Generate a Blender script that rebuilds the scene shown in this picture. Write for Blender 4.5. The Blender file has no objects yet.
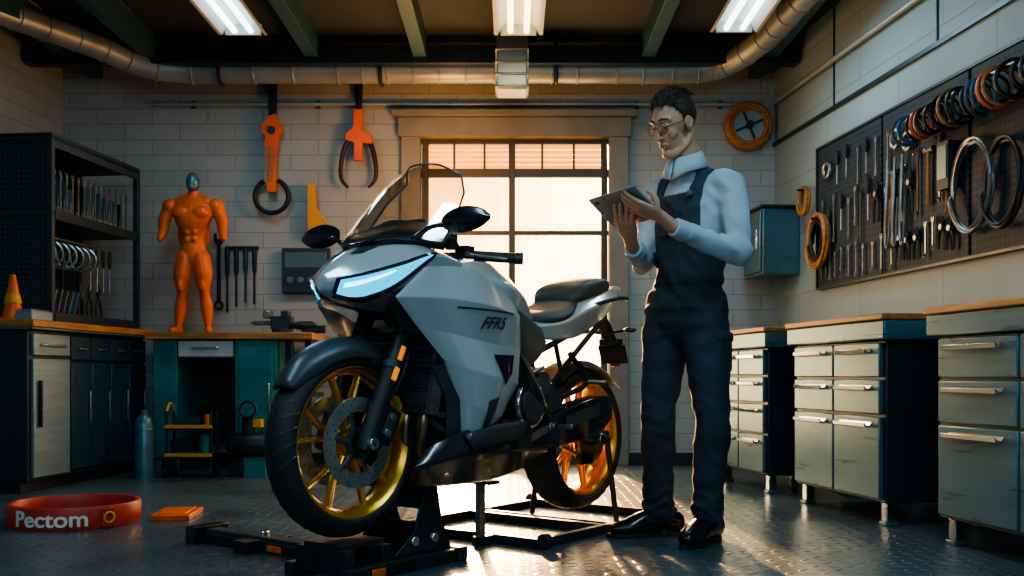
import bpy, bmesh, math, random
from mathutils import Vector, Matrix, noise
from mathutils.bvhtree import BVHTree
random.seed(7)
SC = bpy.context.scene
COL = SC.collection
V = Vector
pi = math.pi

# ------------------------------------------------------------------ nodes
class NT:
    def __init__(s, name):
        s.mat = bpy.data.materials.new(name); s.mat.use_nodes = True
        s.t = s.mat.node_tree; s.b = s.t.nodes['Principled BSDF']; s.out = s.t.nodes['Material Output']
    def n(s, typ, **kw):
        nd = s.t.nodes.new(typ)
        for k, v in kw.items():
            if hasattr(nd, k): setattr(nd, k, v)
            else: s.set(nd, k.replace('_', ' '), v)
        return nd
    def set(s, nd, key, v):
        sock = nd.inputs[key]
        if isinstance(v, bpy.types.NodeSocket): s.t.links.new(v, sock)
        else: sock.default_value = v
    def m(s, op, *a):
        nd = s.t.nodes.new('ShaderNodeMath'); nd.operation = op
        for i, v in enumerate(a): s.set(nd, i, v)
        return nd.outputs[0]
    def ramp(s, fac, stops):
        nd = s.t.nodes.new('ShaderNodeValToRGB'); s.t.links.new(fac, nd.inputs[0])
        cr = nd.color_ramp
        while len(cr.elements) < len(stops): cr.elements.new(.5)
        for e, (p, c) in zip(cr.elements, stops): e.position = p; e.color = (*c, 1)
        return nd.outputs[0]

def pm(name, col, rough=.5, metal=0., var=.12, vs=6., bump=0., bs=60., coat=0., emit=None, es=0., rvar=.08, stretch=None, spec=None):
    N = NT(name)
    tc = N.n('ShaderNodeTexCoord').outputs['Object']
    if stretch:
        mp = N.n('ShaderNodeMapping'); N.set(mp, 'Vector', tc); mp.inputs['Scale'].default_value = stretch; tc = mp.outputs[0]
    nz = N.n('ShaderNodeTexNoise'); N.set(nz, 'Vector', tc); N.set(nz, 'Scale', vs); N.set(nz, 'Detail', 5.)
    c = V(col)
    N.set(N.b, 'Base Color', N.ramp(nz.outputs[0], [(.3, tuple(c*(1-var))), (.7, tuple(min(1, x*(1+var)) for x in c))]))
    r = N.m('MULTIPLY_ADD', nz.outputs[0], rvar*2, rough-rvar)
    N.set(N.b, 'Roughness', r); N.set(N.b, 'Metallic', metal)
    if coat: N.set(N.b, 'Coat Weight', coat); N.set(N.b, 'Coat Roughness', .08)
    if spec is not None: N.set(N.b, 'Specular IOR Level', spec)
    if emit: N.set(N.b, 'Emission Color', (*emit, 1)); N.set(N.b, 'Emission Strength', es)
    if bump:
        n2 = N.n('ShaderNodeTexNoise'); N.set(n2, 'Vector', tc); N.set(n2, 'Scale', bs); N.set(n2, 'Detail', 4.)
        bp = N.n('ShaderNodeBump'); N.set(bp, 'Strength', bump); N.set(bp, 'Distance', .01); N.set(bp, 'Height', n2.outputs[0])
        N.set(N.b, 'Normal', bp.outputs[0])
    return N.mat

def brick_mat(name, c1, c2, mortar, bw=.40, rh=.112):
    N = NT(name)
    tc = N.n('ShaderNodeTexCoord').outputs['Object']
    sx = N.n('ShaderNodeSeparateXYZ'); N.set(sx, 0, tc)
    cb = N.n('ShaderNodeCombineXYZ'); N.set(cb, 0, sx.outputs[0]); N.set(cb, 1, sx.outputs[2])
    br = N.n('ShaderNodeTexBrick'); N.set(br, 'Vector', cb.outputs[0]); N.set(br, 'Scale', 1.)
    br.inputs['Brick Width'].default_value = bw; br.inputs['Row Height'].default_value = rh
    br.inputs['Mortar Size'].default_value = .004; br.inputs['Mortar Smooth'].default_value = .6
    br.inputs['Color1'].default_value = (*c1, 1); br.inputs['Color2'].default_value = (*c2, 1); br.inputs['Mortar'].default_value = (*mortar, 1)
    nz = N.n('ShaderNodeTexNoise'); N.set(nz, 'Vector', tc); N.set(nz, 'Scale', 1.7); N.set(nz, 'Detail', 8.)
    mx = N.n('ShaderNodeMix'); mx.data_type = 'RGBA'; mx.blend_type = 'MULTIPLY'; mx.inputs[0].default_value = .6
    N.t.links.new(br.outputs[0], mx.inputs[6])
    N.t.links.new(N.ramp(nz.outputs[0], [(.3, (.68, .68, .68)), (.65, (1, 1, 1))]), mx.inputs[7])
    N.set(N.b, 'Base Color', mx.outputs[2]); N.set(N.b, 'Roughness', .55)
    n2 = N.n('ShaderNodeTexNoise'); N.set(n2, 'Vector', tc); N.set(n2, 'Scale', 40.)
    h = N.m('SUBTRACT', N.m('MULTIPLY', n2.outputs[0], .25), br.outputs[1])
    bp = N.n('ShaderNodeBump'); N.set(bp, 'Strength', .5); N.set(bp, 'Distance', .005); N.set(bp, 'Height', h)
    N.set(N.b, 'Normal', bp.outputs[0])
    return N.mat

def floor_mat():
    N = NT('diamond_plate')
    tc = N.n('ShaderNodeTexCoord').outputs['Object']
    sx = N.n('ShaderNodeSeparateXYZ'); N.set(sx, 0, tc)
    S = 17.
    x = N.m('MULTIPLY', sx.outputs[0], S); y = N.m('MULTIPLY', sx.outputs[1], S)
    fx = N.m('SUBTRACT', N.m('FRACT', x), .5); fy = N.m('SUBTRACT', N.m('FRACT', y), .5)
    par = N.m('FLOORED_MODULO', N.m('ADD', N.m('FLOOR', x), N.m('FLOOR', y)), 2.)
    u = N.m('MULTIPLY', N.m('ADD', fx, fy), .7071); v = N.m('MULTIPLY', N.m('SUBTRACT', fx, fy), .7071)
    d = N.m('SUBTRACT', v, u)
    a = N.m('MULTIPLY_ADD', d, par, u)
    b = N.m('SUBTRACT', N.m('ADD', u, v), a)
    q = N.m('ADD', N.m('POWER', N.m('DIVIDE', N.m('ABSOLUTE', a), .46), 2.), N.m('POWER', N.m('DIVIDE', N.m('ABSOLUTE', b), .14), 2.))
    h = N.m('SUBTRACT', 1., N.m('MINIMUM', q, 1.))
    nz = N.n('ShaderNodeTexNoise'); N.set(nz, 'Vector', tc); N.set(nz, 'Scale', 1.3); N.set(nz, 'Detail', 8.)
    N.set(N.b, 'Base Color', N.ramp(nz.outputs[0], [(.3, (.055, .095, .12)), (.7, (.12, .185, .225))]))
    N.set(N.b, 'Metallic', .45)
    N.set(N.b, 'Roughness', N.m('MULTIPLY_ADD', nz.outputs[0], .3, .14))
    bp = N.n('ShaderNodeBump'); N.set(bp, 'Strength', .8); N.set(bp, 'Distance', .007); N.set(bp, 'Height', h)
    N.set(N.b, 'Normal', bp.outputs[0])
    return N.mat

def pegboard_mat(name, col, scale=28.):
    N = NT(name)
    tc = N.n('ShaderNodeTexCoord').outputs['Object']
    sx = N.n('ShaderNodeSeparateXYZ'); N.set(sx, 0, tc)
    fs = []
    for i in (0, 2): fs.append(N.m('SUBTRACT', N.m('FRACT', N.m('MULTIPLY', sx.outputs[i], scale)), .5))
    d = N.m('ADD', N.m('POWER', N.m('ABSOLUTE', fs[0]), 2.), N.m('POWER', N.m('ABSOLUTE', fs[1]), 2.))
    hole = N.m('LESS_THAN', d, .055)
    c = V(col)
    N.set(N.b, 'Base Color', N.ramp(hole, [(0, tuple(c)), (1, tuple(c*.12))]))
    N.set(N.b, 'Roughness', .6); N.set(N.b, 'Specular IOR Level', .25)
    bp = N.n('ShaderNodeBump'); N.set(bp, 'Strength', .3); N.set(bp, 'Distance', .003); N.set(bp, 'Height', N.m('SUBTRACT', 1., hole))
    N.set(N.b, 'Normal', bp.outputs[0])
    return N.mat

def glass_mat(name, tint, base=.08, rough=.03, gcol=(1, 1, 1)):
    N = NT(name)
    tr = N.n('ShaderNodeBsdfTransparent'); N.set(tr, 0, (*tint, 1))
    gl = N.n('ShaderNodeBsdfGlossy'); N.set(gl, 'Roughness', rough); N.set(gl, 'Color', (*gcol, 1))
    lw = N.n('ShaderNodeLayerWeight'); N.set(lw, 0, .25)
    mx = N.n('ShaderNodeMixShader'); N.set(mx, 0, N.m('MULTIPLY_ADD', lw.outputs[1], .6, base))
    N.t.links.new(tr.outputs[0], mx.inputs[1]); N.t.links.new(gl.outputs[0], mx.inputs[2])
    N.t.links.new(mx.outputs[0], N.out.inputs[0])
    return N.mat

M = {}
M['brick'] = brick_mat('painted_brick', (.37, .41, .405), (.33, .37, .365), (.235, .26, .26))
M['brick_r'] = brick_mat('painted_block_side', (.24, .35, .38), (.22, .32, .35), (.17, .24, .265), .9, .40)
M['floor'] = floor_mat()
M['ceil'] = pm('ceiling_paint', (.022, .036, .046), .8, bump=.3)
M['beam'] = pm('beam_steel', (.02, .085, .115), .5, .2)
M['duct'] = pm('duct_metal', (.30, .36, .37), .40, .4, .2, 4.)
M['steel'] = pm('brushed_steel', (.075, .175, .225), .30, .42, .12, 3., stretch=(1, 1, 12))
M['steel_l'] = pm('light_steel', (.22, .31, .34), .34, .5, .12, 3., stretch=(1, 1, 12))
M['steel_dk'] = pm('dark_steel', (.016, .032, .042), .4, .3)
M['chrome'] = pm('chrome', (.75, .77, .78), .16, 1., .05)
M['tool'] = pm('tool_steel', (.24, .27, .28), .32, .8, .25, 20.)
M['tool_dk'] = pm('tool_black', (.014, .018, .022), .45, .2)
M['wood'] = pm('bench_wood', (.38, .15, .035), .45, 0, .4, 5., .15, 30., stretch=(1, 9, 9))
M['navy'] = pm('navy_cabinet', (.010, .048, .078), .38, .1)
M['rack'] = pm('rack_paint', (.016, .034, .048), .5, .1)
M['teal'] = pm('teal_paint', (.006, .17, .18), .42, .1, .3)
M['white'] = pm('white_paint', (.42, .45, .44), .45)
M['orange'] = pm('orange_paint', (.74, .12, .005), .42, .0, .25)
M['yellow'] = pm('yellow_paint', (.60, .28, .01), .45)
M['red'] = pm('red_band', (.42, .03, .015), .45, 0, .25, 14.)
M['blue'] = pm('blue_cable', (.02, .14, .30), .45)
M['peg'] = pegboard_mat('pegboard_dark', (.012, .038, .056))
M['peg2'] = pegboard_mat('pegboard_navy', (.016, .048, .068), 34.)
M['frame'] = pm('door_frame_paint', (.19, .20, .18), .5)
M['frame_dk'] = pm('door_frame_dark', (.05, .055, .045), .5)
M['louver'] = pm('louver_amber', (.70, .26, .03), .4, 0, .3, emit=(1., .34, .02), es=1.8)  # emission stands in for low sun shining through the backlit slats
M['glass'] = glass_mat('pane_glass', (.98, .98, .96), .01)
M['tube'] = pm('fluorescent_tube', (1, 1, 1), .5, emit=(.75, .95, 1), es=4.5)
M['tube_w'] = pm('fluorescent_tube_warm', (1, 1, 1), .5, emit=(1, .74, .40), es=5.)
M['silver'] = pm('bike_silver', (.54, .59, .60), .22, .35, .02, 3., coat=.8, rvar=.02)
M['bk_gloss'] = pm('bike_black_gloss', (.014, .018, .022), .22, .2, .1, coat=.5)
M['bk_matte'] = pm('bike_black_matte', (.018, .022, .026), .5, .2)
M['bk_gray'] = pm('bike_graphite', (.055, .070, .080), .35, .4)
M['gold'] = pm('gold_rim', (.80, .38, .04), .27, .85, .1)
M['rubber'] = pm('tyre_rubber', (.015, .017, .019), .6, 0, .2, 30., .15, 120.)
M['disc'] = pm('disc_steel', (.55, .54, .52), .3, .9, .15, 30.)
M['engine'] = pm('engine_metal', (.16, .17, .175), .38, .75, .25, 15., .1, 80.)
M['header'] = pm('header_pipe', (.36, .25, .16), .3, .9, .3, 8.)
M['mesh'] = pegboard_mat('radiator_mesh', (.05, .055, .06), 90.)
M['seat'] = pm('seat_vinyl', (.028, .034, .040), .5, 0, .2, bump=.2, bs=250.)
M['screen'] = glass_mat('windscreen_tint', (.74, .73, .70), .18, .05, (.9, .95, 1.))
M['light'] = pm('headlight_glow', (.02, .2, .35), .1, 0, .3, 20., emit=(.0, .44, .72), es=1.9)
M['light2'] = pm('headlight_core', (.3, .8, 1), .1, emit=(.08, .72, 1.), es=5.)
M['amber'] = pm('amber_lens', (.9, .3, .02), .2, emit=(1, .25, .02), es=.6)
M['redlens'] = pm('red_lens', (.4, .02, .02), .2)
M['ink'] = pm('decal_ink', (.03, .035, .04), .4)
M['letter'] = pm('letter_white', (.75, .70, .64), .5)
M['skin'] = pm('skin', (.50, .265, .165), .5, 0, .1, 25., .06, 150.)
M['lips'] = pm('lips', (.36, .15, .11), .45)
M['hair'] = pm('hair_brown', (.036, .020, .013), .5, 0, .5, 60., .8, 90., stretch=(1, 5, 1))
M['shirt'] = pm('shirt_cloth', (.36, .46, .52), .8, 0, .06, 8., .7, 13.)
M['denim'] = pm('overall_cloth', (.020, .038, .058), .8, 0, .25, 10., .8, 15.)
M['denim2'] = pm('trouser_cloth', (.015, .027, .042), .8, 0, .25, 10., .8, 13.)
M['shoe'] = pm('shoe_leather', (.007, .007, .008), .25, 0, .2)
M['eye'] = pm('eye_white', (.6, .6, .58), .2)
M['iris'] = pm('iris', (.03, .02, .015), .2)
M['tablet'] = pm('tablet_back', (.24, .27, .30), .35, .4)
M['ground'] = pm('outside_concrete', (.6, .52, .42), .8)
M['lcd'] = pm('panel_screen', (.03, .05, .06), .2, emit=(.3, .5, .55), es=.08)

# ------------------------------------------------------------------ geometry helpers
def cr(P, t, closed=False):
    n = len(P)
    if closed:
        i = int(math.floor(t)) % n; f = t-math.floor(t)
        a, b, c, d = P[(i-1) % n], P[i], P[(i+1) % n], P[(i+2) % n]
    else:
        t = max(0, min(n-1, t)); i = min(int(t), n-2); f = t-i
        b, c = P[i], P[i+1]
        a = P[i-1] if i > 0 else b*2-c
        d = P[i+2] if i+2 < n else c*2-b
    return .5*((2*b)+(c-a)*f+(2*a-5*b+4*c-d)*f*f+(3*b-a-3*c+d)*f**3)
def li(P, t, closed=False):
    n = len(P)
    if closed: i = int(math.floor(t)) % n; f = t-math.floor(t); return P[i].lerp(P[(i+1) % n], f)
    t = max(0, min(n-1, t)); i = min(int(t), n-2); return P[i].lerp(P[i+1], t-i)
def resample(P, k, closed=False):
    n = len(P)
    if closed: return [cr(P, i/k, True) for i in range(n*k)]
    return [cr(P, i/k) for i in range((n-1)*k+1)]

def tube_vf(pts, rad, n=12, ref=None, sm=0, rnd=False, closed=False):
    pts = [V(p) for p in pts]
    if not isinstance(rad, (list, tuple)) or (isinstance(rad, tuple) and len(rad) == 2 and len(pts) != 2): rad = [rad]*len(pts)
    R = [V((r, r)) if not isinstance(r, (tuple, list)) else V(r) for r in rad]
    if sm:
        pts = resample(pts, sm, closed); R = resample(R, sm, closed)
    if rnd:
        t0 = (pts[0]-pts[1]).normalized(); t1 = (pts[-1]-pts[-2]).normalized()
        a, b = R[0], R[-1]
        m0 = min(a); m1 = min(b)
        pts = [pts[0]+t0*m0*.9, pts[0]+t0*m0*.6]+pts+[pts[-1]+t1*m1*.6, pts[-1]+t1*m1*.9]
        R = [a*.4, a*.78]+R+[b*.78, b*.4]
    L = len(pts); vs = []; prev = None
    for i, p in enumerate(pts):
        if closed: t = (pts[(i+1) % L]-pts[i-1])
        else: t = pts[min(i+1, L-1)]-pts[max(i-1, 0)]
        if t.length < 1e-9: t = V((0, 0, 1))
        t.normalize()
        if ref is not None:
            rr = V(ref)
            mj = rr-t*rr.dot(t)
            if mj.length < 1e-4: mj = t.orthogonal()
        elif prev is None: mj = t.orthogonal()
        else: mj = prev-t*prev.dot(t)
        mj.normalize(); prev = mj
        mn = t.cross(mj)
        for k in range(n):
            a = 2*pi*k/n
            vs.append(p+mj*math.cos(a)*R[i][0]+mn*math.sin(a)*R[i][1])
    fs = []
    rng = L if closed else L-1
    for i in range(rng):
        j = (i+1) % L
        for k in range(n):
            k2 = (k+1) % n
            fs.append((i*n+k, i*n+k2, j*n+k2, j*n+k))
    if not closed:
        fs.append(tuple(range(n))[::-1]); fs.append(tuple((L-1)*n+k for k in range(n)))
    return vs, fs

class Geo:
    def __init__(s): s.v = []; s.f = []; s.m = []; s.mats = []
    def add(s, vs, fs, mat, X=None):
        o = len(s.v)
        if mat not in s.mats: s.mats.append(mat)
        k = s.mats.index(mat)
        s.v += [(X @ V(p)) if X is not None else V(p) for p in vs]
        for f in fs: s.f.append(tuple(i+o for i in f)); s.m.append(k)
        return s
    def box(s, c, d, mat, rot=None):
        c = V(c); h = V(d)/2
        vs = [V((x*h.x, y*h.y, z*h.z)) for x in (-1, 1) for y in (-1, 1) for z in (-1, 1)]
        if rot is not None:
            if not isinstance(rot, Matrix): rot = Matrix.Rotation(rot[1], 3, rot[0])
            vs = [rot @ q for q in vs]
        return s.add([c+q for q in vs], [(0, 1, 3, 2), (4, 6, 7, 5), (0, 4, 5, 1), (2, 3, 7, 6), (0, 2, 6, 4), (1, 5, 7, 3)], mat)
    def bb(s, lo, hi, mat):
        lo = V(lo); hi = V(hi); return s.box((lo+hi)/2, hi-lo, mat)
    def cyl(s, a, b, r, mat, r2=None, n=20):
        vs, fs = tube_vf([a, b], [r, r if r2 is None else r2], n); return s.add(vs, fs, mat)
    def tube(s, pts, rad, mat, n=10, ref=None, sm=0, rnd=False, closed=False):
        vs, fs = tube_vf(pts, rad, n, ref, sm, rnd, closed); return s.add(vs, fs, mat)
    def torus(s, c, ax, R, r, mat, n=32, k=8, a0=0, a1=2*pi):
        c = V(c); ax = V(ax).normalized(); e = ax.orthogonal().normalized(); g = ax.cross(e)
        if abs(ax.z) < .9:
            g = (V((0, 0, 1))-ax*ax.z).normalized(); e = g.cross(ax)
        full = abs(a1-a0-2*pi) < 1e-6
        N = n if full else n+1
        pts = [c+(e*math.cos(a0+(a1-a0)*i/n)+g*math.sin(a0+(a1-a0)*i/n))*R for i in range(N)]
        return s.tube(pts, [r]*N, mat, k, ref=ax, closed=full)
    def lathe(s, prof, c, ax, mat, n=48, a0=0, a1=2*pi, closed=True):
        c = V(c); ax = V(ax).normalized()
        if abs(ax.z) < .9: g = (V((0, 0, 1))-ax*ax.z).normalized(); e = g.cross(ax)
        else: e = V((1, 0, 0)); g = ax.cross(e)
        full = abs(a1-a0-2*pi) < 1e-6
        N = n if full else n+1; P = len(prof); vs = []; fs = []
        for i in range(N):
            a = a0+(a1-a0)*i/n
            d = e*math.cos(a)+g*math.sin(a)
            for (r, h) in prof: vs.append(c+d*r+ax*h)
        for i in range(n):
            j = (i+1) % N
            for k in range(P if closed else P-1):
                k2 = (k+1) % P
                fs.append((i*P+k, i*P+k2, j*P+k2, j*P+k))
        if not full and closed:
            fs.append(tuple(range(P))); fs.append(tuple(n*P+k for k in range(P)))
        return s.add(vs, fs, mat)
    def sph(s, c, r, mat, rot=None, n=20, m=12):
        c = V(c); r = V((r, r, r)) if not isinstance(r, (tuple, list, Vector)) else V(r)
        vs = []; fs = []
        for i in range(1, m):
            for k in range(n):
                a = pi*i/m; b = 2*pi*k/n
                vs.append(V((r.x*math.sin(a)*math.cos(b), r.y*math.sin(a)*math.sin(b), r.z*math.cos(a))))
        T = len(vs); vs += [V((0, 0, r.z)), V((0, 0, -r.z))]
        for i in range(m-2):
            for k in range(n):
                k2 = (k+1) % n; fs.append((i*n+k, (i+1)*n+k, (i+1)*n+k2, i*n+k2))
        for k in range(n):
            k2 = (k+1) % n; fs.append((T, k, k2)); fs.append((T+1, (m-2)*n+k2, (m-2)*n+k))
        if rot is not None: vs = [rot @ q for q in vs]
        return s.add([c+q for q in vs], fs, mat)
    def prism(s, out, o, ux, uy, th, mat):
        o = V(o); ux = V(ux); uy = V(uy); w = ux.cross(uy).normalized()*th
        n = len(out)
        a = [o+ux*p[0]+uy*p[1] for p in out]
        return s.add(a+[q+w for q in a], [tuple(range(n))[::-1], tuple(range(n, 2*n))]+[(i, (i+1) % n, (i+1) % n+n, i+n) for i in range(n)], mat)
    def surf(s, grid, mat, ku=4, kv=4, closed=False, caps=False):
        rows = [resample([V(p) for p in r], kv, closed) for r in grid]
        W = len(rows[0])
        cols = [resample([r[j] for r in rows], ku) for j in range(W)]
        H = len(cols[0]); vs = [cols[j][i] for i in range(H) for j in range(W)]
        fs = []
        for i in range(H-1):
            for j in range(W if closed else W-1):
                j2 = (j+1) % W
                fs.append((i*W+j, i*W+j2, (i+1)*W+j2, (i+1)*W+j))
        if caps: fs.append(tuple(range(W))); fs.append(tuple((H-1)*W+j for j in range(W)))
        return s.add(vs, fs, mat)
    def obj(s, name, parent=None, bevel=0, smooth=True, angle=40, off=None, solid=0, recalc=True, matrix=None, seg=2):
        me = bpy.data.meshes.new(name)
        vv = [q-off for q in s.v] if off is not None else s.v
        me.from_pydata([tuple(q) for q in vv], [], s.f)
        for mt in s.mats: me.materials.append(mt if not isinstance(mt, str) else M[mt])
        me.polygons.foreach_set('material_index', s.m)
        me.update()
        if recalc:
            bm = bmesh.new(); bm.from_mesh(me); bmesh.ops.recalc_face_normals(bm, faces=bm.faces); bm.to_mesh(me); bm.free()
        if smooth:
            me.polygons.foreach_set('use_smooth', [True]*len(me.polygons))
            me.set_sharp_from_angle(angle=math.radians(angle))
        o = bpy.data.objects.new(name, me); COL.objects.link(o)
        if parent: o.parent = parent
        if matrix is not None: o.matrix_world = matrix
        if solid:
            md = o.modifiers.new('s', 'SOLIDIFY'); md.thickness = solid; md.offset = 0
        if bevel:
            md = o.modifiers.new('b', 'BEVEL'); md.width = bevel; md.segments = seg; md.limit_method = 'ANGLE'; md.angle_limit = math.radians(40)
            md.harden_normals = False
        return o
    def facet(s, name, parent, w=.009, ang=15, solid=0):
        o = s.obj(name, parent, angle=180)
        b1 = o.modifiers.new('b', 'BEVEL'); b1.width = w; b1.segments = 4; b1.limit_method = 'ANGLE'; b1.angle_limit = math.radians(ang); b1.use_clamp_overlap = True
        b1.harden_normals = False
        if solid: b2 = o.modifiers.new('s', 'SOLIDIFY'); b2.thickness = solid; b2.offset = 0
        w2 = o.modifiers.new('n', 'WEIGHTED_NORMAL'); w2.keep_sharp = False
        return o

def remesh(geo, voxel, it=4, fac=.5):
    o = geo.obj('tmp', smooth=False)
    md = o.modifiers.new('r', 'REMESH'); md.mode = 'VOXEL'; md.voxel_size = voxel
    if it:
        m2 = o.modifiers.new('s', 'SMOOTH'); m2.factor = fac; m2.iterations = it
    dg = bpy.context.evaluated_depsgraph_get()
    me = bpy.data.meshes.new_from_object(o.evaluated_get(dg))
    old = o.data; bpy.data.objects.remove(o); bpy.data.meshes.remove(old)
    return me
def put_mesh(name, me, mats, parent=None, off=None):
    idx = [p.material_index for p in me.polygons]
    me.materials.clear()
    for mt in mats: me.materials.append(M[mt])
    me.polygons.foreach_set('material_index', [min(i, len(mats)-1) for i in idx])
    me.polygons.foreach_set('use_smooth', [True]*len(me.polygons))
    if off is not None: me.transform(Matrix.Translation(-off))
    me.update()
    o = bpy.data.objects.new(name, me); COL.objects.link(o)
    if parent: o.parent = parent
    return o
def empty(name, loc=(0, 0, 0), rz=0):
    e = bpy.data.objects.new(name, None); e.location = loc; e.rotation_euler = (0, 0, rz); e.empty_display_size = .1
    COL.objects.link(e); return e
def text_vf(txt, size, ext=.002, shear=0., bold=0.):
    c = bpy.data.curves.new('t', 'FONT'); c.body = txt; c.size = size; c.extrude = ext; c.align_x = 'CENTER'; c.align_y = 'CENTER'; c.shear = shear; c.offset = bold
    o = bpy.data.objects.new('t', c); COL.objects.link(o)
    me = bpy.data.meshes.new_from_object(o.evaluated_get(bpy.context.evaluated_depsgraph_get()))
    vs = [v.co.copy() for v in me.vertices]; fs = [tuple(p.vertices) for p in me.polygons]
    bpy.data.objects.remove(o); bpy.data.curves.remove(c); bpy.data.meshes.remove(me)
    return vs, fs

# ------------------------------------------------------------------ room
YB = 7.2; CZ = 2.95
aR = math.atan2(1, -.112); aL = math.atan2(1, .117)
def xr(y): return 1.9+(YB-y)*.112
def xl(y): return -3.25-(YB-y)*.117
Y0 = -2.2
g = Geo()
g.prism([(xl(Y0)-.2, Y0-.2), (xr(Y0)+.2, Y0-.2), (xr(YB)+.2, YB+.16), (xl(YB)-.2, YB+.16)], (0, 0, -.1), (1, 0, 0), (0, 1, 0), .1, 'floor'); g.obj('floor', smooth=False)
g = Geo(); g.prism([(xl(Y0)-.2, Y0-.2), (xr(Y0)+.2, Y0-.2), (xr(YB)+.2, YB+.16), (xl(YB)-.2, YB+.16)], (0, 0, CZ), (1, 0, 0), (0, 1, 0), .1, 'ceil'); g.obj('ceiling', smooth=False)
DX0, DX1, DZ = -.66, .70, 2.36
g = Geo()
g.bb((xl(YB)-.15, YB, 0), (DX0, YB+.15, CZ), 'brick'); g.bb((DX1, YB, 0), (xr(YB)+.15, YB+.15, CZ), 'brick'); g.bb((DX0, YB, DZ), (DX1, YB+.15, CZ), 'brick')
g.obj('wall_back', smooth=False)
LR = (YB-Y0)/math.sin(aR)
g = Geo(); g.bb((-LR, -.15, 0), (0, 0, CZ), 'brick_r')
g.obj('wall_right', smooth=False, matrix=Matrix.Translation((xr(YB), YB, 0)) @ Matrix.Rotation(aR, 4, 'Z'))
g = Geo(); g.bb((-LR, 0, 0), (0, .15, CZ), 'brick')
g.obj('wall_left', smooth=False, matrix=Matrix.Translation((xl(YB), YB, 0)) @ Matrix.Rotation(aL, 4, 'Z'))
g = Geo(); g.bb((xl(Y0)-.1, Y0-.15, 0), (xr(Y0)+.1, Y0, CZ), 'brick'); g.obj('wall_front', smooth=False)
g = Geo(); g.bb((xl(YB)+.02, YB-.02, 0), (DX0-.15, YB, .09), 'steel_dk'); g.bb((DX1+.15, YB-.02, 0), (xr(YB)-.01, YB, .09), 'steel_dk'); g.obj('baseboard_back', bevel=.004)
g = Geo(); g.bb((-8, YB+.2, -.12), (8, 20, -.02), 'ground'); g.obj('outside_ground', smooth=False)

WR = empty('trim_1', (xr(YB), YB, 0), aR)
g = Geo(); g.bb((-LR, .001, 2.30), (0, .018, 2.325), 'steel_dk')
for t in (1.0, 2.2, 3.4, 4.6): g.bb((-t-.006, .001, 2.325), (-t+.006, .008, CZ), 'steel_dk')
g.tube([(-.1, .03, 2.6), (-6, .03, 2.6)], .018, 'duct', 10)
g.obj('seam', WR)

D = empty('window_1', (0, 0, 0))
g = Geo()
for x0, x1 in ((DX0-.14, DX0), (DX1, DX1+.14)): g.bb((x0, YB-.05, 0), (x1, YB+.1, 2.46), 'frame')
g.bb((DX0-.16, YB-.07, DZ), (DX1+.16, YB+.1, 2.50), 'frame'); g.bb((DX0-.2, YB-.1, 2.50), (DX1+.2, YB+.1, 2.55), 'frame')
g.obj('casing', D, bevel=.006)
g = Geo()
for x in (DX0+.03, .0, DX1-.03): g.bb((x-.024, YB+.03, 0), (x+.024, YB+.09, DZ), 'frame_dk')
for z0, z1 in ((2.33, 2.36), (2.09, 2.15), (1.67, 1.70), (.95, .98), (0, .18)): g.bb((DX0, YB+.035, z0), (DX1, YB+.085, z1), 'frame_dk')
g.obj('sash', D, bevel=.004)
g = Geo()
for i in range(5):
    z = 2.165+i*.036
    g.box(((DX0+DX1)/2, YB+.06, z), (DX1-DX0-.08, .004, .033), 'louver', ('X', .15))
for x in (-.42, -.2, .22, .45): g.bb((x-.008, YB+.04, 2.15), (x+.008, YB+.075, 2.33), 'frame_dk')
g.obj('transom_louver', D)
g = Geo()
for x0, x1 in ((DX0+.058, -.028), (.028, DX1-.058)):
    for z0, z1 in ((.18, .95), (.98, 1.67), (1.70, 2.09)): g.bb((x0, YB+.055, z0), (x1, YB+.06, z1), 'glass')
g.obj('panes', D, smooth=False)

E = empty('ceiling_beams')
g = Geo()
for x in (-3.0, -2.45, -1.35, -.62, .92, 1.75): g.bb((x-.045, Y0, CZ-.16), (x+.045, YB-.01, CZ-.001), 'beam')
for y in (6.75, 5.2, 3.5, 1.5): g.bb((xl(y)+.02, y-.05, CZ-.2), (xr(y)-.02, y+.05, CZ-.08), 'steel_dk')
g.obj('rafters', E, bevel=.004)
E = empty('ventilation_duct')
g = Geo()
def ribbed(pts, r, sm=6, step=5):
    g.tube(pts, [r]*len(pts), 'duct', 20, sm=sm)
    P = resample([V(p) for p in pts], sm)
    acc = 0
    for i in range(1, len(P)-1):
        acc += (P[i]-P[i-1]).length
        if acc > .16:
            acc = 0; t = (P[i+1]-P[i-1]).normalized()
            g.torus(P[i], t, r, .008, 'duct', 20, 6)
zd = 2.74; yd = 6.86
ribbed([(-3.28, 5.35, 2.80), (-3.12, 5.8, 2.82), (-2.95, 6.15, 2.82), (-2.72, 6.5, 2.80), (-2.50, 6.75, 2.75), (-2.2, yd, zd), (-1.5, yd, zd), (-.5, yd, zd), (.6, yd, zd), (1.1, yd, zd), (1.42, yd-.03, zd+.02), (1.62, yd-.35, zd+.08), (1.70, yd-.9, zd+.12), (1.74, yd-1.6, zd+.12), (1.80, yd-3, zd+.12)], .08)
for x in (-2.0, -.9, .3): g.torus((x, yd, zd), (1, 0, 0), .09, .014, 'steel_dk', 20, 6); g.cyl((x, yd, zd+.09), (x, yd, CZ-.0), .006, 'steel_dk')
g.obj('duct_run', E)
E = empty('wall_conduit'); g = Geo(); g.tube([(-2.6, 7.17, 2.60), (1.8, 7.17, 2.60)], .016, 'duct')
for x in (-2.3, -1.4, .9, 1.5): g.bb((x-.015, 7.17, 2.575), (x+.015, 7.199, 2.625), 'steel_dk')
g.obj('pipe', E)
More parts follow.
